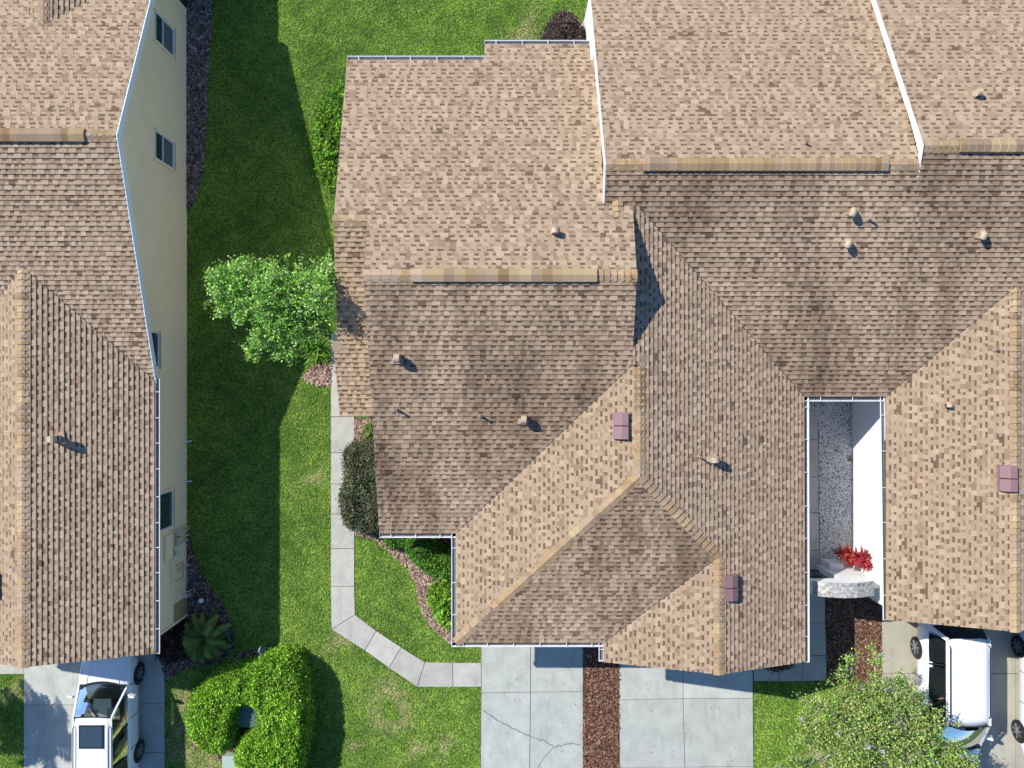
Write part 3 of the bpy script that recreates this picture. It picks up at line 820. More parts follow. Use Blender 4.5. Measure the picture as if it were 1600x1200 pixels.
def ribbon(parent, pts, w, z=LEV+.005):
    P = [Vector(G(*p)) for p in pts]; q = []
    for i in range(len(P)-1):                        # wander between the given points
        for k in range(5):
            t = k/5; c = P[i].lerp(P[i+1], t)
            if not (i == 0 and k == 0): c = c+Vector((random.uniform(-.025, .025), random.uniform(-.025, .025)))
            q.append(c)
    q.append(P[-1]); V = []; F = []
    for i, c in enumerate(q):
        d = (q[min(i+1, len(q)-1)]-q[max(i-1, 0)]).normalized(); nrm = Vector((-d.y, d.x))
        ww = w*random.uniform(.5, 1.3)*(1 if 0 < i < len(q)-1 else .3)
        V += [(c.x+nrm.x*ww, c.y+nrm.y*ww, z), (c.x-nrm.x*ww, c.y-nrm.y*ww, z)]
        if i: F.append((2*i-2, 2*i-1, 2*i+1, 2*i))
    build('crack', V, F, M['crack'], parent)
ribbon(dA, [(753, 1108), (778, 1125), (800, 1137), (828, 1149), (848, 1156), (866, 1166)], .024)
ribbon(dA, [(866, 1166), (880, 1164), (893, 1160), (908, 1164)], .024, z=LEV+.0065)
ribbon(dA, [(866, 1166), (852, 1180), (842, 1195), (832, 1215)], .014, z=LEV+.008)
drvB = [[(967, 945), (1067, 945), (1067, 1091), (967, 1093)], [(1067, 945), (1176, 945), (1176, 1091), (1067, 1091)],
        [(967, 1093), (1067, 1091), (1070, 1198), (968, 1199)], [(1067, 1091), (1176, 1091), (1177, 1197), (1070, 1198)],
        [(968, 1199), (1070, 1198), (1071, 1330), (968, 1330)], [(1070, 1198), (1177, 1197), (1178, 1330), (1071, 1330)]]
slabs('driveway', drvB, M['conc'])
walkB = [[(1177, 1030), (1216, 1030), (1216, 1064), (1177, 1064)], [(1216, 1030), (1254, 1030), (1254, 1064), (1216, 1064)],
         [(1254, 1024), (1291, 1024), (1291, 1063), (1254, 1064)], [(1240, 973), (1289, 973), (1291, 1024), (1240, 1024)],
         [(1235, 915), (1289, 915), (1289, 973), (1238, 973)], [(1225, 860), (1280, 860), (1281, 900), (1225, 900)],
         [(1205, 801), (1279, 801), (1280, 860), (1205, 860)], [(1205, 745), (1279, 745), (1279, 801), (1205, 801)],
         [(1205, 687), (1278, 687), (1279, 745), (1205, 745)], [(1205, 648), (1278, 648), (1278, 687), (1205, 687)]]
slabs('walkway', walkB, M['conc_w'])
drvD = [[(1377, 925), (1480, 925), (1480, 1052), (1377, 1052)], [(1480, 925), (1586, 925), (1586, 1052), (1480, 1052)], [(1586, 925), (1700, 925), (1700, 1052), (1586, 1052)],
        [(1377, 1052), (1480, 1052), (1480, 1330), (1377, 1330)], [(1480, 1052), (1586, 1052), (1586, 1330), (1480, 1330)], [(1586, 1052), (1700, 1052), (1700, 1330), (1586, 1330)]]
slabs('driveway', drvD, M['conc_b'])
drvF = [[(38, 955), (148, 955), (148, 1101), (38, 1101)], [(148, 955), (258, 955), (258, 1098), (148, 1098)],
        [(38, 1101), (148, 1101), (148, 1330), (38, 1330)], [(148, 1098), (258, 1098), (258, 1175), (148, 1175)], [(148, 1175), (258, 1175), (258, 1330), (148, 1330)]]
slabs('driveway', drvF, M['conc'])
slabs('walkway', [[(-60, 1010), (38, 1010), (38, 1053), (-60, 1053)]], M['conc_w'])

# planting beds
beds = {
 'mulch_strip_dark': [(293, -60), (331, -60), (329, 60), (325, 130), (322, 200), (318, 270), (306, 312), (293, 330)],
 'corner': [(286, 815), (300, 850), (308, 880), (322, 908), (345, 940), (362, 975), (366, 1010), (345, 1035), (300, 1040), (258, 1062), (245, 1000), (245, 950), (286, 950)],
 'hedge': [(300, 1095), (335, 1058), (372, 1020), (440, 1005), (478, 1035), (484, 1070), (482, 1130), (475, 1260), (352, 1260), (350, 1190), (300, 1165), (290, 1130)],
 'tree': [(472, 590), (490, 572), (517, 568), (517, 604), (498, 602), (484, 600)],
 'entry': [(554, 655), (600, 655), (600, 840), (556, 838)],
 'south': [(556, 832), (588, 844), (612, 866), (637, 887), (648, 908), (655, 941), (662, 962), (680, 985), (700, 1003), (735, 1003), (745, 832)],
 'between': [(911, 945), (967, 945), (967, 1330), (911, 1330)],
 'court': [(1290, 893), (1376, 893), (1376, 1066), (1292, 1066)],
 'porch': [(848, 55), (925, 30), (940, 80), (848, 85)],
}
def in_poly(x, y, poly):
    x = np.asarray(x); y = np.asarray(y); r = np.zeros(len(x), bool); n = len(poly)
    for i in range(n):
        x1, y1 = poly[i]; x2, y2 = poly[(i+1) % n]
        if y1 == y2: continue
        c = ((y1 > y) != (y2 > y)) & (x < (x2-x1)*(y-y1)/(y2-y1)+x1)
        r ^= c
    return r
def sample_poly(poly, dens):
    xs = [p[0] for p in poly]; ys = [p[1] for p in poly]
    n = int((max(xs)-min(xs))*(max(ys)-min(ys))*dens)
    x = RNG.uniform(min(xs), max(xs), n); y = RNG.uniform(min(ys), max(ys), n)
    m = in_poly(x, y, poly)
    return x[m], y[m]
def chips(name, px_poly, dens, pal, size=(.05, .018), z=.012, thick=.02, label=None):
    w = GP(px_poly)
    bed = MB(); bed.prism(w, -.05, z-.006)
    root = tag(bed.out(name, M['soil']), kind='structure')
    x, y = sample_poly(w, dens); n = len(x)
    a = RNG.uniform(0, np.pi, n); l = size[0]*RNG.uniform(.5, 1.5, n); h = size[1]*RNG.uniform(.6, 1.4, n)
    tilt = RNG.uniform(-.5, .5, n)*l; zz = z+RNG.uniform(0, .035, n)+np.abs(tilt)
    dx, dy = np.cos(a), np.sin(a)
    V = np.empty((n, 4, 3))
    for k, (s1, s2) in enumerate(((-1, -1), (1, -1), (1, 1), (-1, 1))):
        V[:, k, 0] = x+dx*l*s1-dy*h*s2; V[:, k, 1] = y+dy*l*s1+dx*h*s2; V[:, k, 2] = zz+tilt*s1+RNG.uniform(-.004, .004, n)
    F = np.arange(n*4).reshape(n, 4)
    P = np.array(pal); C = P[RNG.integers(0, len(P), n)]*RNG.uniform(.7, 1.3, (n, 1))
    o = fast_mesh('bark_chips', V.reshape(-1, 3), F, M['chip'], root, C); o['kind'] = 'stuff'
    return root
BARK = [(.13, .08, .055), (.19, .12, .085), (.26, .17, .12), (.08, .05, .04), (.36, .27, .20)]
GREYB = [(.17, .14, .13), (.26, .22, .20), (.10, .085, .08), (.40, .37, .34)]
PINK = [(.42, .29, .23), (.34, .22, .17), (.50, .38, .31), (.22, .13, .10)]
REDB = [(.21, .10, .06), (.28, .14, .085), (.12, .06, .04), (.38, .25, .18), (.09, .05, .04)]
chips('mulch_bed', beds['mulch_strip_dark'], 700, GREYB, (.055, .016))
chips('mulch_bed', beds['corner'], 500, GREYB+BARK)
chips('mulch_bed', beds['hedge'], 350, PINK+BARK)
chips('mulch_bed', beds['tree'], 900, PINK)
chips('mulch_bed', beds['entry'], 700, PINK)
chips('mulch_bed', beds['south'], 800, PINK)
chips('mulch_bed', beds['between'], 900, REDB, (.045, .012))
chips('mulch_bed', beds['court'], 900, REDB, (.045, .012))
chips('mulch_bed', beds['porch'], 500, PINK)

def gravel(name, px_poly, dens, pal, r=.028, parentkind='structure'):
    w = GP(px_poly); bed = MB(); bed.prism(w, -.05, .008); root = tag(bed.out(name, M['conc']), kind='structure')
    x, y = sample_poly(w, dens); n = len(x)
    oc = np.array([(1,0,0),(-1,0,0),(0,1,0),(0,-1,0),(0,0,1),(0,0,-1)], float)
    fc = np.array([(0,2,4),(2,1,4),(1,3,4),(3,0,4),(2,0,5),(1,2,5),(3,1,5),(0,3,5)])
    V = oc[None]*RNG.uniform(.7, 1.4, (n, 1, 3))*r*RNG.uniform(.7, 1.3, (n, 1, 1))
    a = RNG.uniform(0, np.pi, n); c, s_ = np.cos(a)[:, None], np.sin(a)[:, None]
    X = V[:, :, 0]*c-V[:, :, 1]*s_; Y = V[:, :, 0]*s_+V[:, :, 1]*c
    t = RNG.uniform(-.5, .5, n)[:, None]; Z = V[:, :, 2]*.8+X*t
    W = np.stack([X+x[:, None], Y+y[:, None], Z+.02+RNG.uniform(0, .02, n)[:, None]], 2)
    F = (fc[None]+(np.arange(n)*6)[:, None, None]).reshape(-1, 3)
    P = np.array(pal); C = np.repeat(P[RNG.integers(0, len(P), n)]*RNG.uniform(.8, 1.15, (n, 1)), 8, 0)
    o = fast_mesh('gravel_stones', W.reshape(-1, 3), F, M['stone'], root, C); o['kind'] = 'stuff'
gravel('gravel_bed', [(1205, 612), (1331, 612), (1331, 886), (1281, 886), (1278, 647), (1205, 647)], 2400, [(.80, .79, .77), (.74, .72, .70), (.66, .64, .62), (.82, .82, .82), (.82, .81, .79), (.20, .19, .18)])
gravel('gravel_bed', [(903, 38), (922, 34), (928, 78), (905, 80)], 1400, [(.8, .8, .8), (.65, .64, .62)])

# ------------------------------------------------------------------ GRASS
lawn_px = [
    [(293, -70), (545, -70), (545, 560), (517, 560), (517, 1330), (258, 1330), (258, 1060), (293, 990)],
    [(545, -70), (930, -70), (930, 130), (545, 130)],
    [(554, 830), (752, 830), (752, 1330), (517, 1330), (517, 983), (554, 965)],
    [(1177, 1063), (1377, 1060), (1377, 1330), (1178, 1330)],
    [(-80, 1053), (38, 1053), (38, 1330), (-80, 1330)],
]
lawn_px[2] = [(554, 830), (752, 830), (752, 1330), (517.1, 1330), (517.1, 983), (554, 960)]
dry_spots = [(492, 747, 16), (610, 1080, 26), (632, 1125, 18), (695, 1165, 15), (555, 1165, 12), (590, 1125, 20), (288, 1100, 26), (280, 1140, 26), (290, 1180, 26), (330, 1195, 26), (1275, 1175, 22),
             (650, 1170, 16), (820, 50, 26), (530, 1000, 22), (22, 1080, 18)]
def grass():
    V, F, C = [], [], []; base = 0
    keep_out = [GP(p) for p in walkA+drvA+drvB+walkB+drvF]+[GP(beds[k]) for k in beds]
    for poly in lawn_px:
        w = GP(poly)
        x, y = sample_poly(w, 2100)
        m = np.ones(len(x), bool)
        for k in keep_out: m &= ~in_poly(x, y, k)
        m &= ~((x > -3.7) & (x < 8.6) & (y > -4.2) & (y < 9.4)) & ~((x > -1.35) & (x < 8.6) & (y > -7.5) & (y < 9.4)) & ~((x > -4.7) & (x < 0) & (y > -.6) & (y < 9.4))
        x, y = x[m], y[m]; n = len(x)
        px, py = x*45.06+800, 600-y*45.06
        dry = np.zeros(n)
        for (cx, cy, r) in dry_spots:
            th = np.arctan2(py-cy, px-cx); rr = r*(1+.35*np.sin(2*th+cx)+.3*np.sin(3*th+cy)+.2*np.sin(7*th+cx)); dry = np.maximum(dry, np.clip(1.05-np.hypot(px-cx, py-cy)/rr+RNG.normal(0, .4, n), 0, 1))
        big = np.sin(x*1.1+2*np.sin(y*.7))*np.sin(y*.9+1.3*np.sin(x*.8))          # broad patches
        mid = np.sin(x*4.1+1.7*np.sin(y*3.1))*np.sin(y*4.7+1.1*np.sin(x*3.3))
        fine = np.sin(x*19+3*np.sin(y*13))*np.sin(y*21+3*np.sin(x*15))
        tone = .48+.16*big+.18*mid+.16*fine+RNG.normal(0, .25, n)
        tone = np.clip(tone, 0, 1)[:, None]
        lo = np.array([.10, .26, .028]); hi = np.array([.55, .76, .13]); yel = np.array([.78, .64, .36])
        c = lo+(hi-lo)*tone
        c = c*(1-dry[:, None]*.8)+yel*dry[:, None]*.8
        c *= RNG.uniform(.8, 1.2, (n, 1))
        a = RNG.uniform(0, 2*np.pi, n); h = RNG.uniform(.02, .055, n)*(1-.4*dry); wd = RNG.uniform(.008, .016, n)
        ln = RNG.uniform(.02, .085, n); b_ = RNG.uniform(0, 2*np.pi, n)
        vv = np.empty((n, 3, 3))
        vv[:, 0] = np.stack([x-np.cos(a)*wd, y-np.sin(a)*wd, np.zeros(n)], 1)
        vv[:, 1] = np.stack([x+np.cos(a)*wd, y+np.sin(a)*wd, np.zeros(n)], 1)
        vv[:, 2] = np.stack([x+np.cos(b_)*ln, y+np.sin(b_)*ln, h], 1)
        V.append(vv.reshape(-1, 3)); F.append(np.arange(n*3).reshape(n, 3)+base); C.append(c); base += n*3
    o = fast_mesh('grass', np.concatenate(V), np.concatenate(F), M['grass'], None, np.concatenate(C))
    tag(o, 'mown green lawn grass between the houses and around the walks', 'grass', kind='stuff')
grass()

# ------------------------------------------------------------------ FOLIAGE
def leaf_mesh(P, N, L, W, C, name, parent=None, mat='leaf', fold=.25):
    """one folded diamond leaf per point. P points, N direction of the leaf axis, L length, W half width"""
    n = len(P)
    N = N/np.maximum(np.linalg.norm(N, axis=1, keepdims=True), 1e-6)
    r = RNG.normal(0, 1, (n, 3)); S = np.cross(N, r); S /= np.maximum(np.linalg.norm(S, axis=1, keepdims=True), 1e-6)
    U = np.cross(S, N)
    flip = np.sign(U[:, 2:3]); flip[flip == 0] = 1; U = U*flip
    L = np.asarray(L).reshape(-1, 1)*np.ones((n, 1)); W = np.asarray(W).reshape(-1, 1)*np.ones((n, 1))
    V = np.empty((n, 4, 3))
    V[:, 0] = P; V[:, 1] = P+N*L*.5+S*W+U*W*fold; V[:, 2] = P+N*L; V[:, 3] = P+N*L*.5-S*W+U*W*fold
    i = np.arange(n)*4
    F = np.empty((n, 2, 3), int); F[:, 0] = np.stack([i, i+1, i+2], 1); F[:, 1] = np.stack([i, i+2, i+3], 1)
    return fast_mesh(name, V.reshape(-1, 3), F.reshape(-1, 3), M[mat], parent, np.repeat(C, 2, 0))

def pick(pal, n, jit=.2, w=None):
    P = np.array(pal, float)
    return P[RNG.choice(len(P), n, p=w)]*RNG.uniform(1-jit, 1+jit, (n, 1))

def seg_dist(x, y, poly):
    d = np.full(len(x), 1e9); n = len(poly)
    for i in range(n):
        x1, y1 = poly[i]; x2, y2 = poly[(i+1) % n]
        dx, dy = x2-x1, y2-y1; L = dx*dx+dy*dy+1e-9
        t = np.clip(((x-x1)*dx+(y-y1)*dy)/L, 0, 1)
        d = np.minimum(d, np.hypot(x-x1-t*dx, y-y1-t*dy))
    return d
def hedge(name, px_poly, ztop, pal, label, cat='bush', dens=2600, rnd=.3, low=.55, leaf=(.055, .016), hull='hull', rough=.05, group=None, pal_w=None, updir=.6):
    z_s = ztop*.85
    for _ in range(2):
        px_poly = [q for i in range(len(px_poly)) for q in ((px_poly[i][0]*.75+px_poly[(i+1) % len(px_poly)][0]*.25, px_poly[i][1]*.75+px_poly[(i+1) % len(px_poly)][1]*.25), (px_poly[i][0]*.25+px_poly[(i+1) % len(px_poly)][0]*.75, px_poly[i][1]*.25+px_poly[(i+1) % len(px_poly)][1]*.75))]
    poly = GP(px_poly, z_s)
    cx = sum(p[0] for p in poly)/len(poly); cy = sum(p[1] for p in poly)/len(poly)
    root = tag(empty(name, (cx, cy, 0)), label, cat, group)
    # dark inner body: an inset grid of the same outline
    x, y = sample_poly(poly, 60)
    step = .09
    xs = np.arange(min(p[0] for p in poly), max(p[0] for p in poly)+step, step); ys = np.arange(min(p[1] for p in poly), max(p[1] for p in poly)+step, step)
    def prof(d):
        return low*ztop+(1-low)*ztop*np.sqrt(np.clip(1-(1-np.clip(d/rnd, 0, 1))**2, 0, 1))
    hb = MB(); gx, gy = np.meshgrid(xs, ys)
    ins = in_poly(gx.ravel(), gy.ravel(), poly); dd = seg_dist(gx.ravel(), gy.ravel(), poly)
    for X, Y, k, d in zip(gx.ravel(), gy.ravel(), ins, dd):
        if k and d > .09:
            zt = float(prof(d-.05))-.10
            hb.add([(X-step/2-cx, Y-step/2-cy, zt), (X+step/2-cx, Y-step/2-cy, zt), (X+step/2-cx, Y+step/2-cy, zt), (X-step/2-cx, Y+step/2-cy, zt)], [(0, 1, 2, 3)])
            if d < .09+step*1.1:
                for (a, b2, c2, e2) in ((-1, -1, 1, -1), (1, -1, 1, 1), (1, 1, -1, 1), (-1, 1, -1, -1)):
                    h = step/2
                    hb.add([(X+a*h-cx, Y+b2*h-cy, 0.02), (X+c2*h-cx, Y+e2*h-cy, 0.02), (X+c2*h-cx, Y+e2*h-cy, zt), (X+a*h-cx, Y+b2*h-cy, zt)], [(0, 1, 2, 3)])
    if hb.v: hb.out('inner_branches', M[hull], root)
    x, y = sample_poly(poly, dens); d = seg_dist(x, y, poly); n = len(x)
    nz = np.array([mnoise.noise(Vector((a*3.1, b2*3.1, 1.7)))+.6*mnoise.noise(Vector((a*7, b2*7, 5))) for a, b2 in zip(x, y)])
    z = prof(d)+nz*rough-RNG.uniform(0, .13, n)**1.0
    P = np.stack([x-cx, y-cy, z], 1)
    # sides
    pts = []
    m = len(poly)
    for i in range(m):
        a, b2 = Vector(poly[i]), Vector(poly[(i+1) % m]); L = (b2-a).length
        q = int(L*low*ztop*dens*.45)
        t = RNG.uniform(0, 1, q)
        e = (b2-a)/max(L, 1e-6)
        nrm = (e.y, -e.x) if area(poly) > 0 else (-e.y, e.x)
        zz = RNG.uniform(.03, low*ztop*1.05, q); off = RNG.normal(0.0, .02+rough*.4, q)
        pts.append(np.stack([a.x+(b2.x-a.x)*t+nrm[0]*off-cx, a.y+(b2.y-a.y)*t+nrm[1]*off-cy, zz], 1))
    S = np.concatenate(pts); P = np.concatenate([P, S]); n = len(P)
    N = RNG.normal(0, 1, (n, 3)); N[:, 2] = np.abs(N[:, 2])*updir+.15
    L = RNG.uniform(.7, 1.3, n)*leaf[0]; W = L*leaf[1]/leaf[0]
    C = pick(pal, n, .22, pal_w)
    tone = 1+.42*np.concatenate([nz, np.zeros(len(S))])
    leaf_mesh(P, N, L, W, C*np.clip(tone, .7, 1.3)[:, None], 'foliage', root)
    st = MB()
    for k in range(4):
        a = random.uniform(0, 6.28); r = .12
        # stand the stems inside the outline
        j = random.randrange(max(1, len(x))); sx, sy = (x[j]-cx, y[j]-cy) if len(x) else (0, 0)
        st.tube([(sx, sy, 0), (sx*.95, sy*.95, ztop*.45)], [.018, .010], 6)
    st.out('stem', M['bark'], root)
    return root

BRIGHT = [(.27, .52, .03), (.37, .64, .05), (.18, .40, .025), (.46, .70, .09), (.09, .22, .018)]
MIDG = [(.10, .26, .03), (.15, .34, .04), (.07, .19, .022), (.22, .42, .06), (.035, .10, .015)]
DEEP = [(.10, .25, .03), (.15, .35, .04), (.065, .16, .022), (.23, .45, .06)]
OLIVE = [(.15, .19, .09), (.20, .25, .12), (.10, .14, .06), (.30, .30, .19), (.20, .16, .13), (.07, .10, .045)]
PURP = [(.14, .09, .085), (.20, .135, .125), (.09, .06, .055), (.27, .20, .18), (.13, .13, .08)]
YELG = [(.24, .34, .06), (.34, .40, .10), (.15, .25, .04), (.42, .44, .16)]
MAROON = [(.09, .03, .035), (.14, .05, .05), (.05, .02, .025), (.12, .10, .06)]

hedge('clipped_hedge', [(290, 1112), (305, 1082), (335, 1058), (368, 1046), (396, 1043), (408, 1032), (425, 1026), (447, 1026), (464, 1040), (474, 1075), (477, 1130), (471, 1175), (460, 1220), (440, 1260), (385, 1260), (368, 1205), (366, 1174), (386, 1152), (402, 1142), (403, 1103), (367, 1100), (361, 1130), (358, 1166), (345, 1180), (320, 1176), (300, 1156), (289, 1134)],
      1.28, BRIGHT, 'C-shaped clipped bright green hedge wrapped around the green utility box', 'hedge', dens=3600, rnd=.30, low=.72, leaf=(.075, .022), rough=.09)
hedge('loose_hedge', [(575, 122), (535, 120), (505, 138), (488, 172), (484, 215), (489, 255), (505, 288), (528, 304), (575, 300)], .62, MIDG+BRIGHT[:2],
      'loose bright green hedge along the north end of the middle villa west wall', 'hedge', dens=1600, rnd=.6, low=.15, leaf=(.085, .026), rough=.16)
hedge('rounded_shrub', [(625, 862), (640, 846), (658, 840), (674, 850), (684, 866), (722, 872), (718, 908), (694, 911), (668, 906), (645, 886)], 2.25, DEEP,
      'dense dark green clipped shrub beside the grey tub under the gutter', 'bush', dens=3600, rnd=.45, low=.5, leaf=(.055, .02), rough=.05, group='shrubs in the south bed')
hedge('rounded_shrub', [(665, 935), (680, 918), (700, 910), (722, 915), (722, 975), (708, 990), (690, 985), (674, 962)], 1.0, MIDG[:2]+BRIGHT,
      'loose light green shrub in the south bed nearest the roof corner', 'bush', dens=1700, rnd=.5, low=.3, leaf=(.09, .028), rough=.14, group='shrubs in the south bed')
hedge('rounded_shrub', [(592, 838), (600, 832), (645, 828), (640, 848), (628, 858), (606, 862)], .6, DEEP+MIDG,
      'low green shrub tucked under the short south gutter at the mulch tip', 'bush', dens=2200, rnd=.4, low=.4, rough=.1, group='shrubs in the south bed')
hedge('olive_shrub', [(605, 695), (560, 694), (540, 698), (534, 712), (538, 740), (536, 760), (528, 775), (531, 800), (537, 822), (552, 832), (605, 836)], 1.0, OLIVE,
      'shaggy olive-purple shrub overhanging the concrete walk', 'bush', dens=2600, rnd=.35, low=.5, leaf=(.09, .02), hull='hull_p', rough=.12, updir=1.0)
hedge('variegated_shrub', [(566, 667), (578, 658), (600, 658), (600, 694), (572, 694), (562, 682)], .5, YELG,
      'small yellow-green shrub above the olive shrub, against the villa wall', 'bush', dens=2200, rnd=.4, low=.3, rough=.08)
hedge('purple_shrub', [(848, 72), (850, 48), (858, 28), (872, 14), (888, 12), (904, 22), (912, 42), (912, 60), (908, 80), (850, 82)], .95, PURP,
      'spiky dark purple-brown shrub beside the white stones on the back lawn', 'bush', dens=2600, rnd=.55, low=.3, leaf=(.13, .017), hull='hull_p', rough=.14, updir=1.4)
hedge('maroon_shrub', [(240, 975), (268, 970), (290, 985), (292, 1010), (278, 1032), (258, 1040), (238, 1030)], .7, MAROON,
      'dark maroon-leaved shrub at the corner of the beige house', 'bush', dens=1500, rnd=.5, low=.3, leaf=(.11, .025), hull='hull_p', rough=.15)
hedge('red_shrub', [(1190, 1015), (1245, 1015), (1243, 1042), (1228, 1050), (1212, 1052), (1198, 1045)], .55, MAROON+OLIVE[:2],
      'dusky red shrub half hidden below the garage eave by the walk', 'bush', dens=1500, rnd=.4, low=.3, leaf=(.10, .02), hull='hull_p', rough=.12)

def strap_leaf(name, parent, base, ang, length, width, rise, droop, mat_col, fold=.3, segs=4, mat='leaf'):
    """a long arching leaf (an object of its own)"""
    V, F = [], []
    dx, dy = math.cos(ang), math.sin(ang); sx, sy = -dy, dx
    for i in range(segs+1):
        t = i/segs
        r = length*t; z = rise*math.sin(min(1, t*1.1)*math.pi*.5)-droop*t*t
        w = width*math.sin(math.pi*min(.97, .12+.85*t))
        for s_, up in ((-1, fold), (0, 0), (1, fold)):
            V.append((base[0]+dx*r+sx*w*s_, base[1]+dy*r+sy*w*s_, base[2]+z+up*w))
        if i:
            a = 3*(i-1); c = 3*i
            F += [(a, c, c+1, a+1), (a+1, c+1, c+2, a+2)]
    F = [f[::-1] for f in F]
    return build(name, V, F, M[mat], parent, cols=[mat_col]*len(F))

def jit(c, a=.2):
    k = random.uniform(1-a, 1+a); return tuple(min(1, v*k) for v in c)

# tall red ti plants by the courtyard wall: several stems, each with a whorl of leaves
for (cx, cy, zt, r, n, pal, lab) in ((1350, 877, 1.45, .30, 22, [(.36, .03, .045), (.46, .05, .06), (.26, .02, .035), (.50, .14, .12)], 'crimson ti plant nearest the white courtyard wall'),
                                 (1326, 872, 1.15, .27, 20, [(.38, .04, .045), (.40, .035, .045), (.36, .035, .04), (.34, .03, .04), (.50, .13, .06), (.24, .03, .03), (.40, .04, .05)], 'orange-flecked red ti plant on the gravel side of the pair')):
    X, Y = G(cx, cy, zt)
    root = tag(empty('ti_plant', (X, Y, 0)), lab, 'plant', 'ti plants by the courtyard wall')
    for (hx, hy, hz) in ((0, 0, 0), (-.13, .12, -.12), (.10, -.12, -.05), (.10, .14, -.15)):
        b = MB(); b.tube([(hx*.3, hy*.3, 0), (hx*.8, hy*.8, (zt+hz)*.5), (hx, hy, zt+hz-.15)], [.025, .02, .016], 8); b.out('stem', M['bark'], root)
        for k in range(n):
            q = (k+.5)/n; a = k*2.399+random.uniform(-.2, .2)
            strap_leaf('leaf', root, (hx, hy, zt+hz-.22+.12*(1-q)), a, r*(.45+.65*q), .036, .30-.22*q, .10*q, jit(random.choice(pal), .25), segs=4)

# cycad in the corner bed
X, Y = G(316, 1000, .6)
root = tag(empty('sago_palm', (X, Y, 0)), 'dark green sago palm in the shaded corner bed beside the beige house', 'palm')
def frond(parent, base, ang, length, rise, droop, col, leaflets=18, wl=.16, wide=.008, name='frond'):
    V, F = [], []
    dx, dy = math.cos(ang), math.sin(ang)
    def pt(t): return Vector((base[0]+dx*length*t, base[1]+dy*length*t, base[2]+rise*math.sin(t*math.pi*.6)-droop*t*t))
    m = 8
    for i in range(m):
        p, q = pt(i/m), pt((i+1)/m); w = .012*(1-i/m*.7)
        s_ = Vector((-dy, dx, 0))*w; k = len(V)
        V += [tuple(p-s_), tuple(p+s_), tuple(q+s_), tuple(q-s_)]; F.append((k, k+1, k+2, k+3))
    for i in range(leaflets):
        t = .12+.88*i/leaflets; p = pt(t); q = pt(min(1.02, t+.03))
        d = (q-p).normalized(); L = wl*math.sin(math.pi*(.12+.8*t))**.7*random.uniform(.85, 1.1)
        for sg in (-1, 1):
            sd = Vector((-dy, dx, 0))*sg
            tip = p+sd*L*.85+d*L*.55+Vector((0, 0, -.02+.05*random.random()))
            e = d*wide; k = len(V)
            V += [tuple(p-e), tuple(p+e), tuple((p+tip)*.5+e*1.3+Vector((0, 0, .015))), tuple(tip), tuple((p+tip)*.5-e*1.3+Vector((0, 0, .015)))]
            F.append((k, k+1, k+2, k+3, k+4))
    return build(name, V, F, M['leaf'], parent, cols=[jit(col, .1)]*len(F))
for k in range(34):
    a = k*2.399+random.uniform(-.15, .15); q = k/34
    frond(root, (0, 0, .35), a, .55+.42*q+random.uniform(0, .08), .55-.40*q, .12+.18*q, random.choice([(.18, .29, .05), (.25, .37, .07), (.10, .17, .035), (.40, .46, .12)]), 22, .19, .012)
b = MB(); b.tube([(0, 0, 0), (0, 0, .2), (0, 0, .38)], [.14, .15, .10], 10); b.out('trunk', M['bark'], root)

# strap-leaved clumps under the tree
for (cx, cy, n, L, lab) in ((492, 545, 90, .50, 'clump of glossy strap leaves under the tree beside the entry roof'),
                            (470, 528, 45, .40, 'smaller strap-leaved clump deeper under the tree branches')):
    X, Y = G(cx, cy, .35)
    root = tag(empty('lily_clump', (X, Y, 0)), lab, 'plant', 'strap-leaved clumps under the tree')
    for k in range(n):
        a = random.uniform(0, 6.283); q = random.random()
        strap_leaf('leaf', root, (random.uniform(-.28, .28), random.uniform(-.2, .2), .02), a, L*random.uniform(.6, 1.1), .020, .50-.15*q, .2*q, jit(random.choice([(.10, .26, .03), (.17, .36, .04), (.06, .17, .02), (.24, .44, .07)]), .2), segs=4)
    b = MB(); b.lathe([(.16, 0), (.13, .05), (.03, .07)], n=10); b.out('crown_base', M['hull'], root)
# weed on the gravel
X, Y = G(1328, 717, .05)
root = tag(empty('weed', (X, Y, 0)), 'small green weed sprouting from the gravel at the foot of the white wall', 'plant')
for k in range(16):
    strap_leaf('leaf', root, (random.uniform(-.04, .04), random.uniform(-.04, .04), .02), random.uniform(0, 6.28), random.uniform(.06, .13), .018, .07, .02, jit((.16, .28, .06), .3), segs=3)

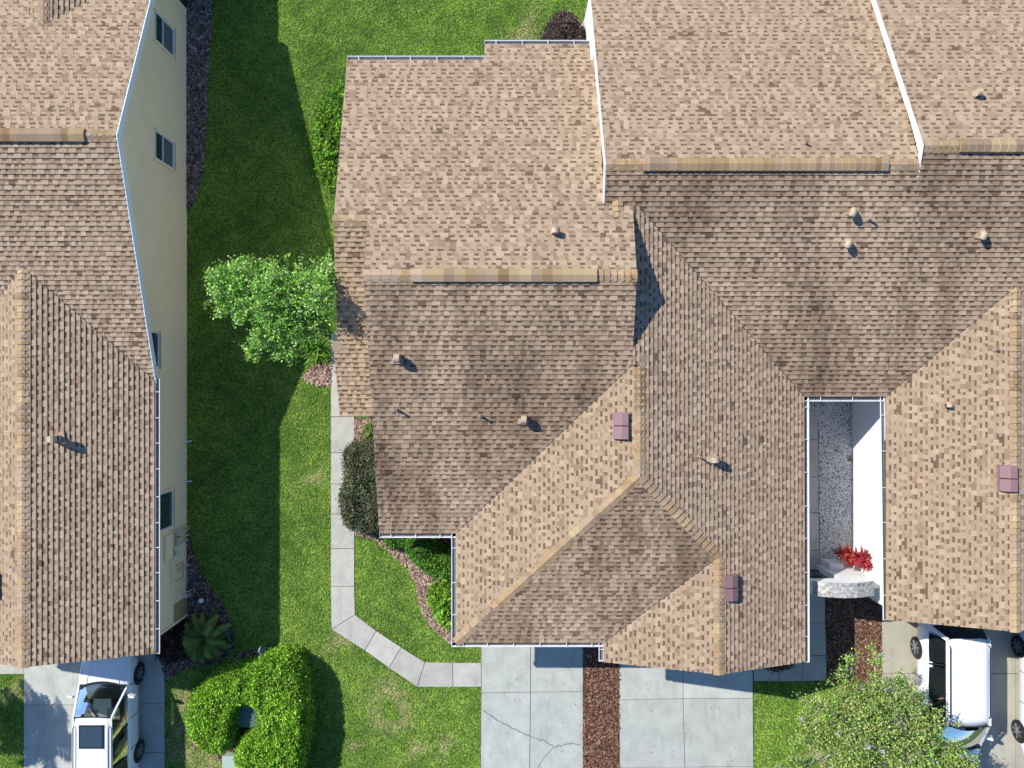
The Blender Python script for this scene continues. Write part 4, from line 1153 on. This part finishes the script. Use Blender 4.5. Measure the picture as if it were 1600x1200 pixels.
# ------------------------------------------------------------------ TREES
def tree(name, label, base, blobs, pal, nleaf, leafsize, trunk_h, bark='bark', twigs=260, spread=.5, flowers=0, trunk_r=.09, lw=.3, shell=.45):
    """blobs: (x, y, z, rx, ry, rz) in world; the crown leaves lie in sprays round twig tips"""
    root = tag(empty(name, (base[0], base[1], 0)), label, 'tree')
    B = np.array(blobs, float); O = np.array([base[0], base[1], 0.0])
    t = MB()
    fork = Vector((base[0]+.1, base[1]+.05, trunk_h))
    t.tube([(0, 0, 0), (.03, .02, trunk_h*.5), tuple(fork-Vector((base[0], base[1], 0)))], [trunk_r*1.25, trunk_r, trunk_r*.85], 10)
    t.out('trunk', M[bark], root)
    br = MB(); tips = []
    vol = B[:, 3]*B[:, 4]*B[:, 5]; pr = vol**.75/np.sum(vol**.75)
    for i, bl in enumerate(B):
        c = Vector(bl[:3]); mid = fork.lerp(c, .5)+Vector((random.uniform(-.2, .2), random.uniform(-.2, .2), -.12))
        o3 = Vector((base[0], base[1], 0))
        br.tube([fork-o3, mid-o3, c-o3], [trunk_r*.55, trunk_r*.34, trunk_r*.2], 6)
        k = int(twigs*pr[i])+3
        for _ in range(k):
            d = Vector(RNG.normal(0, 1, 3)); d.normalize()
            if d.z < -.3: d.z *= -.6
            rr = shell+(1-shell)*random.random()
            tip = c+Vector((d.x*bl[3]*rr, d.y*bl[4]*rr, d.z*bl[5]*rr))
            s0 = fork.lerp(c, random.uniform(.55, 1.0)); m2 = s0.lerp(tip, .55)+Vector((random.uniform(-.08, .08), random.uniform(-.08, .08), random.uniform(-.02, .10)))
            br.tube([s0-o3, m2-o3, tip-o3], [trunk_r*.15, trunk_r*.10, trunk_r*.045], 4, False)
            tips.append((tip, (tip-m2).normalized()))
            if random.random() < .6:
                d2 = Vector(RNG.normal(0, .22, 3)); tip2 = m2+(tip-m2)*.6+d2
                br.tube([m2-o3, tip2-o3], [trunk_r*.08, trunk_r*.035], 4, False)
                tips.append((tip2, (tip2-m2).normalized()))
    br.out('branches', M[bark], root)
    nt = len(tips); per = nleaf//nt
    T = np.array([tuple(p) for p, _ in tips]); D = np.array([tuple(d) for _, d in tips])
    P = np.repeat(T, per, 0); DD = np.repeat(D, per, 0); n = len(P)
    sz = RNG.uniform(.5, 1.3, nt); sz = np.repeat(sz, per)
    P = P-DD*RNG.uniform(-.10, .30, (n, 1))*spread+RNG.normal(0, .075, (n, 3))*spread*2*sz[:, None]
    tone = np.repeat(RNG.uniform(.75, 1.25, nt), per)[:, None]
    C = pick(pal, n, .2)*tone
    N = RNG.normal(0, 1, (n, 3))+DD*.6; N[:, 2] = N[:, 2]*.6+.2
    L = leafsize*RNG.uniform(.7, 1.3, n)
    leaf_mesh(P-O, N, L, L*lw, C, 'foliage', root)
    if flowers:
        fp = [];
        sel = RNG.choice(nt, flowers, replace=False)
        up = T[sel][:, 2]
        fv = []
        for s_ in sel:
            q = 26; fv.append(T[s_]+np.array([0, 0, .06])+RNG.normal(0, .045, (q, 3)))
        Pf = np.concatenate(fv); n = len(Pf)
        leaf_mesh(Pf-O, RNG.normal(0, 1, (n, 3)), .045*RNG.uniform(.7, 1.2, n), .02*np.ones(n), pick([(.72, .60, .72), (.80, .74, .80), (.62, .48, .62)], n, .1), 'blossom', root)
    return root

def blob(px, py, z, r, rz=None):
    x, y = G(px, py, z); k = r*(CAM_H-z)/FOC
    return (x, y, z, k, k, rz or k*.8)
tb = [blob(352, 442, 3.5, 30, .55), (blob(385, 428, 3.7, 28, .5)), blob(340, 452, 3.3, 14, .3), blob(430, 448, 3.9, 36, .6), blob(470, 450, 3.8, 32, .6), blob(508, 438, 4.3, 18, .4), blob(502, 466, 4.6, 24, .4),
      blob(385, 470, 3.4, 34, .5), blob(430, 488, 3.6, 36, .6), blob(465, 500, 3.4, 34, .6), blob(415, 525, 3.2, 22, .4), blob(398, 548, 3.1, 13, .25), blob(445, 545, 3.1, 20, .3), blob(500, 505, 3.2, 22, .5), (blob(408, 415, 3.6, 14, .3)),
      blob(512, 418, 3.7, 12, .3), blob(350, 478, 3.2, 14, .3)]
tx, ty = G(470, 505, 0)
tree('small_tree', 'bright green spreading tree with pale bare twigs touching the entry roof', (tx+.5, ty-.1), tb,
     [(.26, .54, .06), (.36, .66, .10), (.19, .42, .05), (.50, .74, .20), (.12, .28, .04), (.60, .78, .30)], 25000, .082, 1.5, bark='palebark', twigs=640, trunk_r=.13, spread=.5, lw=.34, shell=.55)
t2 = [blob(1300, 1115, 2.9, 48, .6), blob(1350, 1092, 3.1, 38, .6), blob(1400, 1100, 3.2, 46, .7), blob(1350, 1150, 3.3, 60, .7), blob(1440, 1130, 3.1, 44, .6), blob(1280, 1150, 2.7, 30, .6), blob(1420, 1180, 3.2, 60, .7),
      blob(1480, 1175, 2.9, 32, .5), blob(1330, 1210, 3.0, 60, .7), blob(1262, 1095, 2.5, 12, .3), blob(1480, 1215, 2.8, 45, .6), blob(1372, 1062, 3.3, 16, .4), blob(1322, 1068, 3.0, 14, .3), blob(1405, 1058, 3.2, 10, .3), blob(1235, 1200, 2.5, 34, .4), blob(1265, 1150, 2.6, 26, .4), blob(1505, 1195, 2.8, 24, .4), blob(1205, 1225, 2.3, 22, .3),
      blob(1400, 1250, 3.0, 60, .7), blob(1300, 1265, 2.8, 50, .6), blob(1372, 1030, 3.5, 8, .3), blob(1325, 1028, 3.3, 6, .3)]
tx, ty = G(1330, 1150, 0)
tree('crape_myrtle', 'open crape myrtle with pale lavender blossoms overhanging the white van', (tx-.4, ty+.3), t2,
     [(.26, .45, .06), (.34, .53, .08), (.17, .32, .05), (.48, .58, .16), (.44, .38, .18), (.06, .10, .03), (.30, .55, .07), (.54, .60, .27)], 50000, .07, 1.1, bark='palebark', twigs=760, spread=.6, flowers=34, lw=.33, shell=.3)
# palm just outside the left edge, which throws the shadow on the drive
root = tag(empty('fan_palm', (-19.1, -10.4, 0)), 'palm standing outside the left edge beyond the west driveway', 'palm')
b = MB(); b.tube([(0, 0, 0), (0.03, 0, 1.2), (0, 0, 2.6)], [.16, .12, .11], 10); b.out('trunk', M['bark'], root)
for k in range(30):
    frond(root, (0, 0, 2.6), k*2.399, random.uniform(1.0, 1.55), .75-.75*k/30, .3+.5*k/30, (.08, .17, .05), 26, .42, .022)

# ------------------------------------------------------------------ VEHICLES
def car(name, label, loc, heading, L=4.6, W=1.85, H=1.68, wb=2.65, front_over=.88, belt=1.02, cowl=-.1, ws_run=.75, roof_end=None, rails=True, sunroof=False, ribs=0, group='parked cars', wrk=.70, tint=False):
    """y forward. y=0 at the front axle."""
    r = tag(empty(name, loc, heading), label, 'car', group)
    yf = front_over; yr = yf-L; hw = W/2
    def prof(y):
        t = (y-yr)/L
        e = 1-max(0, (abs(t-.5)-.36)/.14)**2*.16               # plan taper at the ends
        return hw*e
    ycow = cowl; hoodz = belt-.02
    st = []
    N = 26
    for i in range(N+1):
        y = yr+L*i/N
        if y > ycow: zt = hoodz-.22*((y-ycow)/(yf-ycow))**1.8
        else: zt = belt
        rear = max(0, (yr+.35-y)/.35); front = max(0, (y-(yf-.30))/.30)
        zt -= .12*rear**2+.12*front**2
        zb = .24+.10*max(rear, front)
        w = prof(y)
        half = [(0, zb), (w*.86, zb), (w*.97, zb+.10), (w, zb+.30), (w*.995, zt-.20), (w*.965, zt-.07), (w*.90, zt-.01), (w*.5, zt+.025), (0, zt+.04)]
        st.append((y, half))
    V, F = [], []
    for (y, half) in st:
        ring = [(x, y, z) for x, z in half]+[(-x, y, z) for x, z in half[-2:0:-1]]
        V += ring
    m = 16
    for i in range(N):
        for k in range(m):
            F.append((i*m+k, i*m+(k+1) % m, (i+1)*m+(k+1) % m, (i+1)*m+k))
    F.append(tuple(range(m))); F.append(tuple(N*m+k for k in range(m-1, -1, -1)))
    build('body', V, [f[::-1] for f in F], M['paint'], r, smooth=True)
    c = MB()
    for sg in (-1, 1):
        c.tube([(sg*hw*.62, ycow+.05, belt+.012), (sg*hw*.55, (ycow+yf)*.5, belt-.035), (sg*hw*.46, yf-.25, belt-.15)], .012, 5)
    c.out('bonnet_crease', M['paint'], r)
    for yy in (ycow-.02, ycow-1.12, ycow-2.15):
        for sg in (-1, 1):
            c = MB(); c.beam((sg*(hw*.998), yy, belt-.10), (sg*(hw*.998), yy, .42), .012, .012, up=(1, 0, 0)); c.out('door_gap', M['blackp'], r)
    # greenhouse
    ywt = ycow-ws_run                                           # windscreen top
    yre = roof_end if roof_end is not None else yr+.35
    wr, wb_ = hw*wrk, hw*.93
    zr = H-.03
    rp = MB(); nx, ny = 8, 12; V = []; F = []
    for j in range(ny+1):
        v = j/ny
        for i in range(nx+1):
            u = i/nx*2-1
            y = ywt+.02-(ywt-yre)*v
            cor = .05*abs(u)**4
            y2 = y-cor*(1-2*v)*1.4
            z = zr+.035*(1-u*u)-.03*max(0, (v-.75)/.25)**2-.03*max(0, (.15-v)/.15)**2
            if ribs and 1 <= i <= nx-1 and i % 2 == 0: z -= 0
            V.append((u*wr, y2, z))
    for j in range(ny):
        for i in range(nx):
            a = j*(nx+1)+i; F.append((a, a+nx+1, a+nx+2, a+1))
    k0 = len(V)
    V += [(x, y, z-.05) for x, y, z in V]
    F2 = [tuple(q+k0 for q in f[::-1]) for f in F]
    rim = [i for i in range(nx+1)]+[(j+1)*(nx+1)+nx for j in range(ny)]+[ny*(nx+1)+i for i in range(nx-1, -1, -1)]+[j*(nx+1) for j in range(ny-1, 0, -1)]
    F3 = [(rim[q], rim[(q+1) % len(rim)], rim[(q+1) % len(rim)]+k0, rim[q]+k0) for q in range(len(rim))]
    roof = build('roof_panel', V, F+F2+F3, M['paint'], r, smooth=True)
    if ribs:
        for q in range(ribs):
            x = -wr*.62+2*wr*.62*q/(ribs-1)
            g = MB(); z = zr+.035*(1-(x/wr)**2)
            g.box(x-.009, x+.009, yre+.30, ywt-.35, z-.01, z+.009); g.out('roof_rib', M['fascia'], roof)
    def sheet(name, a, b_, c, d, mat, bulge=(0, 0, 0), n=6, parent=r):
        """bilinear patch a-b (bottom), d-c (top)"""
        a, b_, c, d = map(Vector, (a, b_, c, d)); V, F = [], []
        for j in range(n+1):
            for i in range(n+1):
                u, v = i/n, j/n
                p = a.lerp(b_, u).lerp(d.lerp(c, u), v)
                k = (1-(2*u-1)**2)*.7+(1-(2*u-1)**2)*(1-(2*v-1)**2)*.3
                V.append(tuple(p+Vector(bulge)*k))
        for j in range(n):
            for i in range(n): q = j*(n+1)+i; F.append((q, q+1, q+n+2, q+n+1))
        return build(name, V, F, mat, parent, smooth=True)
    zb = belt+.02
    sheet('windscreen', (-wb_*.92, ycow-.06, zb), (wb_*.92, ycow-.06, zb), (wr*.96, ywt, zr-.01), (-wr*.96, ywt, zr-.01), M['wsglass'], (0, .24, .02))
    c = MB(); e_ = [(-wb_*.92+2*wb_*.92*k/10, ycow-.06+.24*.7*(1-(k/5-1)**2)+.02, zb+.012) for k in range(11)]
    c.tube(e_, .035, 6); c.out('windscreen_seal', M['blackp'], r)
    c = MB(); e_ = [(-wr*.96+2*wr*.96*k/10, ywt+.24*.7*(1-(k/5-1)**2)*.12+.01, zr+.012) for k in range(11)]
    c.tube(e_, .022, 6); c.out('windscreen_seal', M['blackp'], r)
    sheet('rear_window', (wb_*.9, yr+.12, zb+.05), (-wb_*.9, yr+.12, zb+.05), (-wr*.95, yre+.03, zr-.02), (wr*.95, yre+.03, zr-.02), M['blackglass'], (0, -.08, 0))
    pil = [.0, .36, .70, 1.0]
    for sg in (-1, 1):
        for q in range(3):
            u0, u1 = pil[q]+.025, pil[q+1]-.025
            yb0, yb1 = ycow-.10, yr+.28; yt0, yt1 = ywt-.04, yre+.10
            f = lambda a, b_, t: a+(b_-a)*t
            tf = .12 if q == 0 else 0
            sheet('side_window', (sg*wb_, f(yb0, yb1, u0), zb), (sg*wb_, f(yb0, yb1, u1), zb), (sg*wr, f(yt0, yt1, u1), zr-.03), (sg*wr, f(yt0, yt1, u0+tf*.3), zr-.03), M['cglass' if q < 2 and not tint else 'blackglass'], (sg*.03, 0, 0))
        p = MB(); p.beam((sg*wb_*.97, ycow-.03, zb), (sg*wr, ywt, zr), .055, .05); p.out('pillar', M['paint'], r)
        for t in pil[1:3]:
            p = MB(); p.beam((sg*wb_, (ycow-.10)+(yr+.28-ycow+.10)*t, zb), (sg*wr, (ywt-.04)+(yre+.10-ywt+.04)*t, zr-.01), .05, .04, up=(0, 1, 0)); p.out('pillar', M['blackp'], r)
        p = MB(); p.beam((sg*wb_*.97, yr+.2, zb), (sg*wr, yre+.04, zr-.01), .12, .05)
        p.out('pillar', M['paint'], r)
        p = MB(); p.beam((sg*wr, ywt, zr+.012), (sg*wr, yre+.05, zr), .06, .05); p.out('roof_side_rail', M['paint'], r)
        if rails:
            p = MB(); x = sg*wr*.93
            p.tube([(x, ywt-.25, zr+.03), (x, ywt-.32, zr+.075), (x, yre+.30, zr+.07), (x, yre+.22, zr+.02)], .017, 6); p.out('roof_rail', M['blackp'], r)
        p = MB()
        p.tube([(sg*wb_, ycow-.30, belt+.02), (sg*(hw+.05), ycow-.28, belt+.08)], .03, 6)
        cx = sg*(hw+.14); yy = ycow-.30
        p.add([(cx-.10, yy-.05, belt), (cx+.10, yy-.08, belt), (cx+.10, yy+.02, belt+.02), (cx-.10, yy+.07, belt+.02), (cx-.09, yy-.04, belt+.15), (cx+.08, yy-.06, belt+.14), (cx+.08, yy+.01, belt+.14), (cx-.09, yy+.05, belt+.15)],
              [(3, 2, 1, 0), (4, 5, 6, 7), (0, 1, 5, 4), (1, 2, 6, 5), (2, 3, 7, 6), (3, 0, 4, 7)])
        p.out('door_mirror', M['paint'], r)
        sheet('headlight', (sg*hw*.55, yf-.02, .66), (sg*hw*.93, yf-.30, .70), (sg*hw*.90, yf-.48, .86), (sg*hw*.62, yf-.20, .82), M['lamp'], (sg*.02, .03, .03), 3)
        p = MB(); p.box(sg*hw*.80-.08, sg*hw*.80+.08, yr-.01, yr+.03, .75, .98); p.out('tail_light', M['tail'], r)
        p = MB()
        for yy in (ycow-.85, ycow-1.85): p.box(sg*(hw-.005)-.02, sg*(hw-.005)+.02, yy-.08, yy+.08, belt-.17, belt-.14)
        p.out('door_handle', M['paint'], r)
        for yw in (0, -wb):
            arch = MB(); x0 = sg*(hw-.03); x1 = sg*(hw+.012)
            arch.tube([(x0, yw, .38), (x1-sg*.008, yw, .38)], .375, 24); arch.out('wheel_arch', M['blackp'], r)
            wl = empty('wheel', (sg*(hw-.10), yw, .34)); wl.parent = r
            tt = MB(); R_ = .34; ns = 24
            pr = [(-.11, .22), (-.10, R_-.02), (-.06, R_), (.06, R_), (.115, R_-.02), (.12, R_-.09), (.10, .22)]
            for (xx, rr) in pr:
                for k in range(ns):
                    a = 2*math.pi*k/ns; tt.v.append((sg*xx, rr*math.cos(a), rr*math.sin(a)))
            for i in range(len(pr)-1):
                for k in range(ns): tt.f.append((i*ns+k, i*ns+(k+1) % ns, (i+1)*ns+(k+1) % ns, (i+1)*ns+k))
            tt.out('tyre', M['tyre'], wl)
            rm = MB()
            rm.tube([(sg*.0, 0, 0), (sg*.118, 0, 0)], .055, 10)
            for k in range(7):
                a = 2*math.pi*k/7
                rm.beam((sg*.115, .04*math.cos(a), .04*math.sin(a)), (sg*.105, .235*math.cos(a), .235*math.sin(a)), .045, .03, up=(1, 0, 0))
            rm.out('rim', M['rim'], wl)
    # cabin
    c = MB(); c.box(-hw*.8, hw*.8, yr+.5, ycow-.25, belt-.05, belt+.03); c.out('cabin_floor', M['blackp'], r)
    c = MB(); c.beam((-hw*.8, ycow-.22, belt+.08), (hw*.8, ycow-.22, belt+.08), .35, .06); c.out('dashboard', M['blackp'], r)
    for sg in (-1, 1):
        for ys in (ycow-1.15, ycow-2.0):
            c = MB(); c.box(sg*.38-.23, sg*.38+.23, ys-.16, ys-.03, .9, 1.28); c.box(sg*.38-.22, sg*.38+.22, ys-.02, ys+.42, .9, 1.07); c.box(sg*.38-.12, sg*.38+.12, ys-.18, ys-.09, 1.30, 1.44); c.out('seat', M['seat'], r)
    if sunroof:
        z = zr+.038
        c = MB(); c.box(-.40, .40, ywt-.98, ywt-.22, z-.02, z+.008); s_ = c.out('sunroof_frame', M['blackp'], r)
        c = MB(); c.box(-.35, .35, ywt-.93, ywt-.27, z+.009, z+.014); c.out('sunroof', M['tintglass'], s_)
    c = MB(); c.beam((-hw*.86, ycow+.01, belt+.035), (hw*.86, ycow+.01, belt+.035), .10, .02); c.out('cowl', M['blackp'], r)
    for sx in (-.5, .1):
        c = MB(); c.tube([(sx, ycow+.0, belt+.06), (sx+.45, ycow-.12, belt+.13)], .010, 5); c.out('wiper', M['blackp'], r)
    c = MB(); c.box(-.26, .26, yf-.02, yf+.012, .42, .54); c.out('number_plate', M['white'], r)
    return r
M['blackglass'] = mat_plain('tinted_glass', (.012, .016, .02), .08, spec=.28)
M['tintglass'] = mat_plain('sunroof_glass', (.04, .07, .09), .08, spec=.9)
car('parked_car', 'white crossover with a sunroof, nosed under the eave of the beige house', (-13.60, -9.87, LEV), 0.0, W=1.76, sunroof=True, cowl=-.16, ws_run=.78)
car('parked_car', 'white van with a ribbed roof parked under the crape myrtle', (14.73, -11.95, LEV), math.pi, L=4.95, W=1.88, H=1.78, wb=2.95, cowl=.10, ws_run=1.03, roof_end=-3.75, rails=True, ribs=6, wrk=.73, tint=True)
car('parked_car', 'white car cut off by the right edge, beside the van', (18.22, -11.85, LEV), math.pi, L=4.8, W=1.88, H=1.7, wb=2.9, cowl=.05, tint=True)

# ------------------------------------------------------------------ COURTYARD ARCH WALL
g = tag(empty('courtyard_gateway', (10.45, -6.4, 0)), 'white stucco gateway with a weathered arched top spanning the courtyard entrance', 'gateway')
ox, oy = -10.45, 6.4
def ab(x0, x1, y0, y1, z0, z1, name, mat, parent=g):
    b = MB(); b.box(x0+ox, x1+ox, y0+oy, y1+oy, z0, z1); return b.out(name, mat, parent)
b = MB(); n = 14; V = []; x0, x1 = 9.48, 11.42
for i in range(n+1):
    t = i/n; x = x0+(x1-x0)*t; zt = 2.28+.26*math.sin(math.pi*t)
    V += [(x+ox, -6.66+oy, 1.95), (x+ox, -6.22+oy, 1.95), (x+ox, -6.22+oy, zt), (x+ox, -6.66+oy, zt)]
F = []
for i in range(n):
    a, c = 4*i, 4*i+4
    F += [(a, a+1, c+1, c), (a+1, a+2, c+2, c+1), (a+3, a, c, c+3)]
F += [(3, 2, 1, 0), (4*n, 4*n+1, 4*n+2, 4*n+3)]
b.add(V, F); b.out('arch_beam', M['stucco_w'], g)
V2 = [];
for i in range(n+1):
    t = i/n; x = x0+(x1-x0)*t; zt = 2.28+.26*math.sin(math.pi*t)
    V2 += [(x+ox, -6.67+oy, zt+.004), (x+ox, -6.21+oy, zt+.004), (x+ox, -6.21+oy, zt+.03), (x+ox, -6.67+oy, zt+.03)]
F2 = []
for i in range(n):
    a, c = 4*i, 4*i+4
    F2 += [(a, a+1, c+1, c), (a+1, a+2, c+2, c+1), (a+2, a+3, c+3, c+2), (a+3, a, c, c+3)]
F2 += [(3, 2, 1, 0), (4*n, 4*n+1, 4*n+2, 4*n+3)]
build('coping', V2, F2, M['stucco_g'], g)
ab(10.55, 11.42, -6.60, -6.26, 0, 1.95, 'pier', M['stucco_w']); ab(9.30, 9.62, -6.60, -6.26, 0, 1.95, 'pier', M['stucco_w'])
ab(11.424, 11.775, -6.55, -6.32, 0, 1.9, 'side_wall', M['stucco_w']); ab(10.70, 11.15, -6.255, -6.05, 0, .75, 'low_wall', M['stucco_w'])
gate = empty('gate', (0, 0, 0)); gate.parent = g
for k in range(6):
    b = MB(); b.box(9.68+k*.145+ox, 9.71+k*.145+ox, -6.44+oy, -6.40+oy, .1, 1.8); b.out('gate_bar', M['blackp'], gate)
for z in (.2, 1.7):
    b = MB(); b.box(9.62+ox, 10.55+ox, -6.445+oy, -6.395+oy, z, z+.04); b.out('gate_rail', M['blackp'], gate)

# ------------------------------------------------------------------ SMALL THINGS
X, Y = G(384, 1118, .7)
r = tag(empty('utility_box', (X, Y, 0)), 'dark green electrical utility box in the hollow of the C-shaped hedge', 'utility box')
b = MB(); b.box(-.36, .36, -.40, .40, .0, .62); b.out('cabinet', M['green_box'], r)
b = MB(); V = [(-.39, -.43, .625), (.39, -.43, .625), (.39, .43, .625), (-.39, .43, .625), (-.37, -.41, .67), (.37, -.41, .67), (.37, .41, .72), (-.37, .41, .72)]
b.add(V, [(3, 2, 1, 0), (4, 5, 6, 7), (0, 1, 5, 4), (1, 2, 6, 5), (2, 3, 7, 6), (3, 0, 4, 7)]); b.out('lid', M['green_box'], r)
b = MB(); b.box(-.45, .45, -.5, .5, .0, .05); b.out('pad', M['conc'], r)
X, Y = G(361, 1200, .3)
r = tag(empty('utility_box', (X, Y, 0)), 'low pale green utility cabinet in the mouth of the hedge at the bottom edge', 'utility box')
b = MB(); b.box(-.26, .30, -.5, .42, 0, .32); b.out('cabinet', M['pale_green'], r)
b = MB(); b.box(-.28, .32, -.52, .44, .322, .36); b.out('lid', M['pale_green'], r)
X, Y = G(692, 849, .9)
r = tag(empty('hose_pot', (X, Y, 0)), 'grey plastic tub with a black opening tucked under the gutter corner', 'tub')
b = MB(); b.lathe([(.26, 0), (.31, .5), (.34, .85), (.36, .92), (.28, .92), (.26, .72)], n=20); b.out('tub', M['grey_tub'], r)
b = MB(); b.lathe([(.255, .73), (.254, .74)], n=20); b.out('opening', M['dark'], r)
X, Y = G(314, 939, .35)
r = tag(empty('garden_lamp', (X, Y, 0)), 'small white globe garden lamp on a stake in the corner bed', 'lamp')
b = MB(); b.tube([(0, 0, 0), (0, 0, .28)], .02, 8); b.out('stake', M['blackp'], r)
b = MB(); b.lathe([(.02, .27), (.06, .28), (.085, .33), (.085, .37), (.06, .42), (.02, .44)], n=14); b.out('globe', M['white'], r, smooth=True)
X, Y = G(408, 1022, .4)
r = tag(empty('garden_ornament', (X, Y, 0)), 'blue-grey bird-like garden ornament behind the top of the hedge', 'ornament')
b = MB(); b.tube([(0, 0, 0), (0, 0, .25)], [.12, .05], 10); b.out('base', M['slate'], r)
b = MB(); b.tube([(-.05, -.30, .34), (-.02, -.15, .40), (.02, 0, .46), (.02, .10, .48), (.0, .16, .60), (.03, .24, .62), (.05, .34, .60)], [.015, .07, .10, .07, .04, .045, .008], 10); b.out('body', M['slate'], r, smooth=True)
# a few sticks and a stone on the dark mulch
for i, (px, py, a, L, lab) in enumerate([(302, 75, -.7, .34, 'pale stick lying on the dark mulch opposite the northern window'), (314, 60, .8, .20, 'short pale stick nearest the lawn edge on the dark mulch')]):
    X, Y = G(px, py); b = MB(); d = Vector((math.cos(a), math.sin(a), 0))*L*.5
    b.tube([-d+Vector((0, 0, .05)), Vector((0, 0, .065)), d+Vector((0, 0, .055))], [.012, .014, .009], 6)
    tag(b.out('stick', M['white'], loc=(X, Y, 0)), lab, 'stick', 'sticks on the mulch')
# a few fallen leaves on the paving
x = np.concatenate([RNG.uniform(-1.0, 2.4, 45), RNG.uniform(3.8, 8.3, 60), RNG.uniform(12.9, 17, 90)]); y = RNG.uniform(-14, -9.7, len(x))
P_ = np.stack([x, y, np.full(len(x), LEV+.012)], 1)
N_ = RNG.normal(0, 1, P_.shape); N_[:, 2] = .05
tag(leaf_mesh(P_, N_, .05*RNG.uniform(.6, 1.2, len(x)), .013*np.ones(len(x)), pick([(.20, .13, .06), (.30, .20, .08), (.13, .09, .05), (.25, .27, .08)], len(x)), 'fallen_leaves', None, fold=.1),
    'small dry fallen leaves scattered on the driveways', 'leaves', kind='stuff')
print('objects', len(bpy.data.objects), 'tris', sum(len(m.loops)-2*len(m.polygons) for m in bpy.data.meshes))
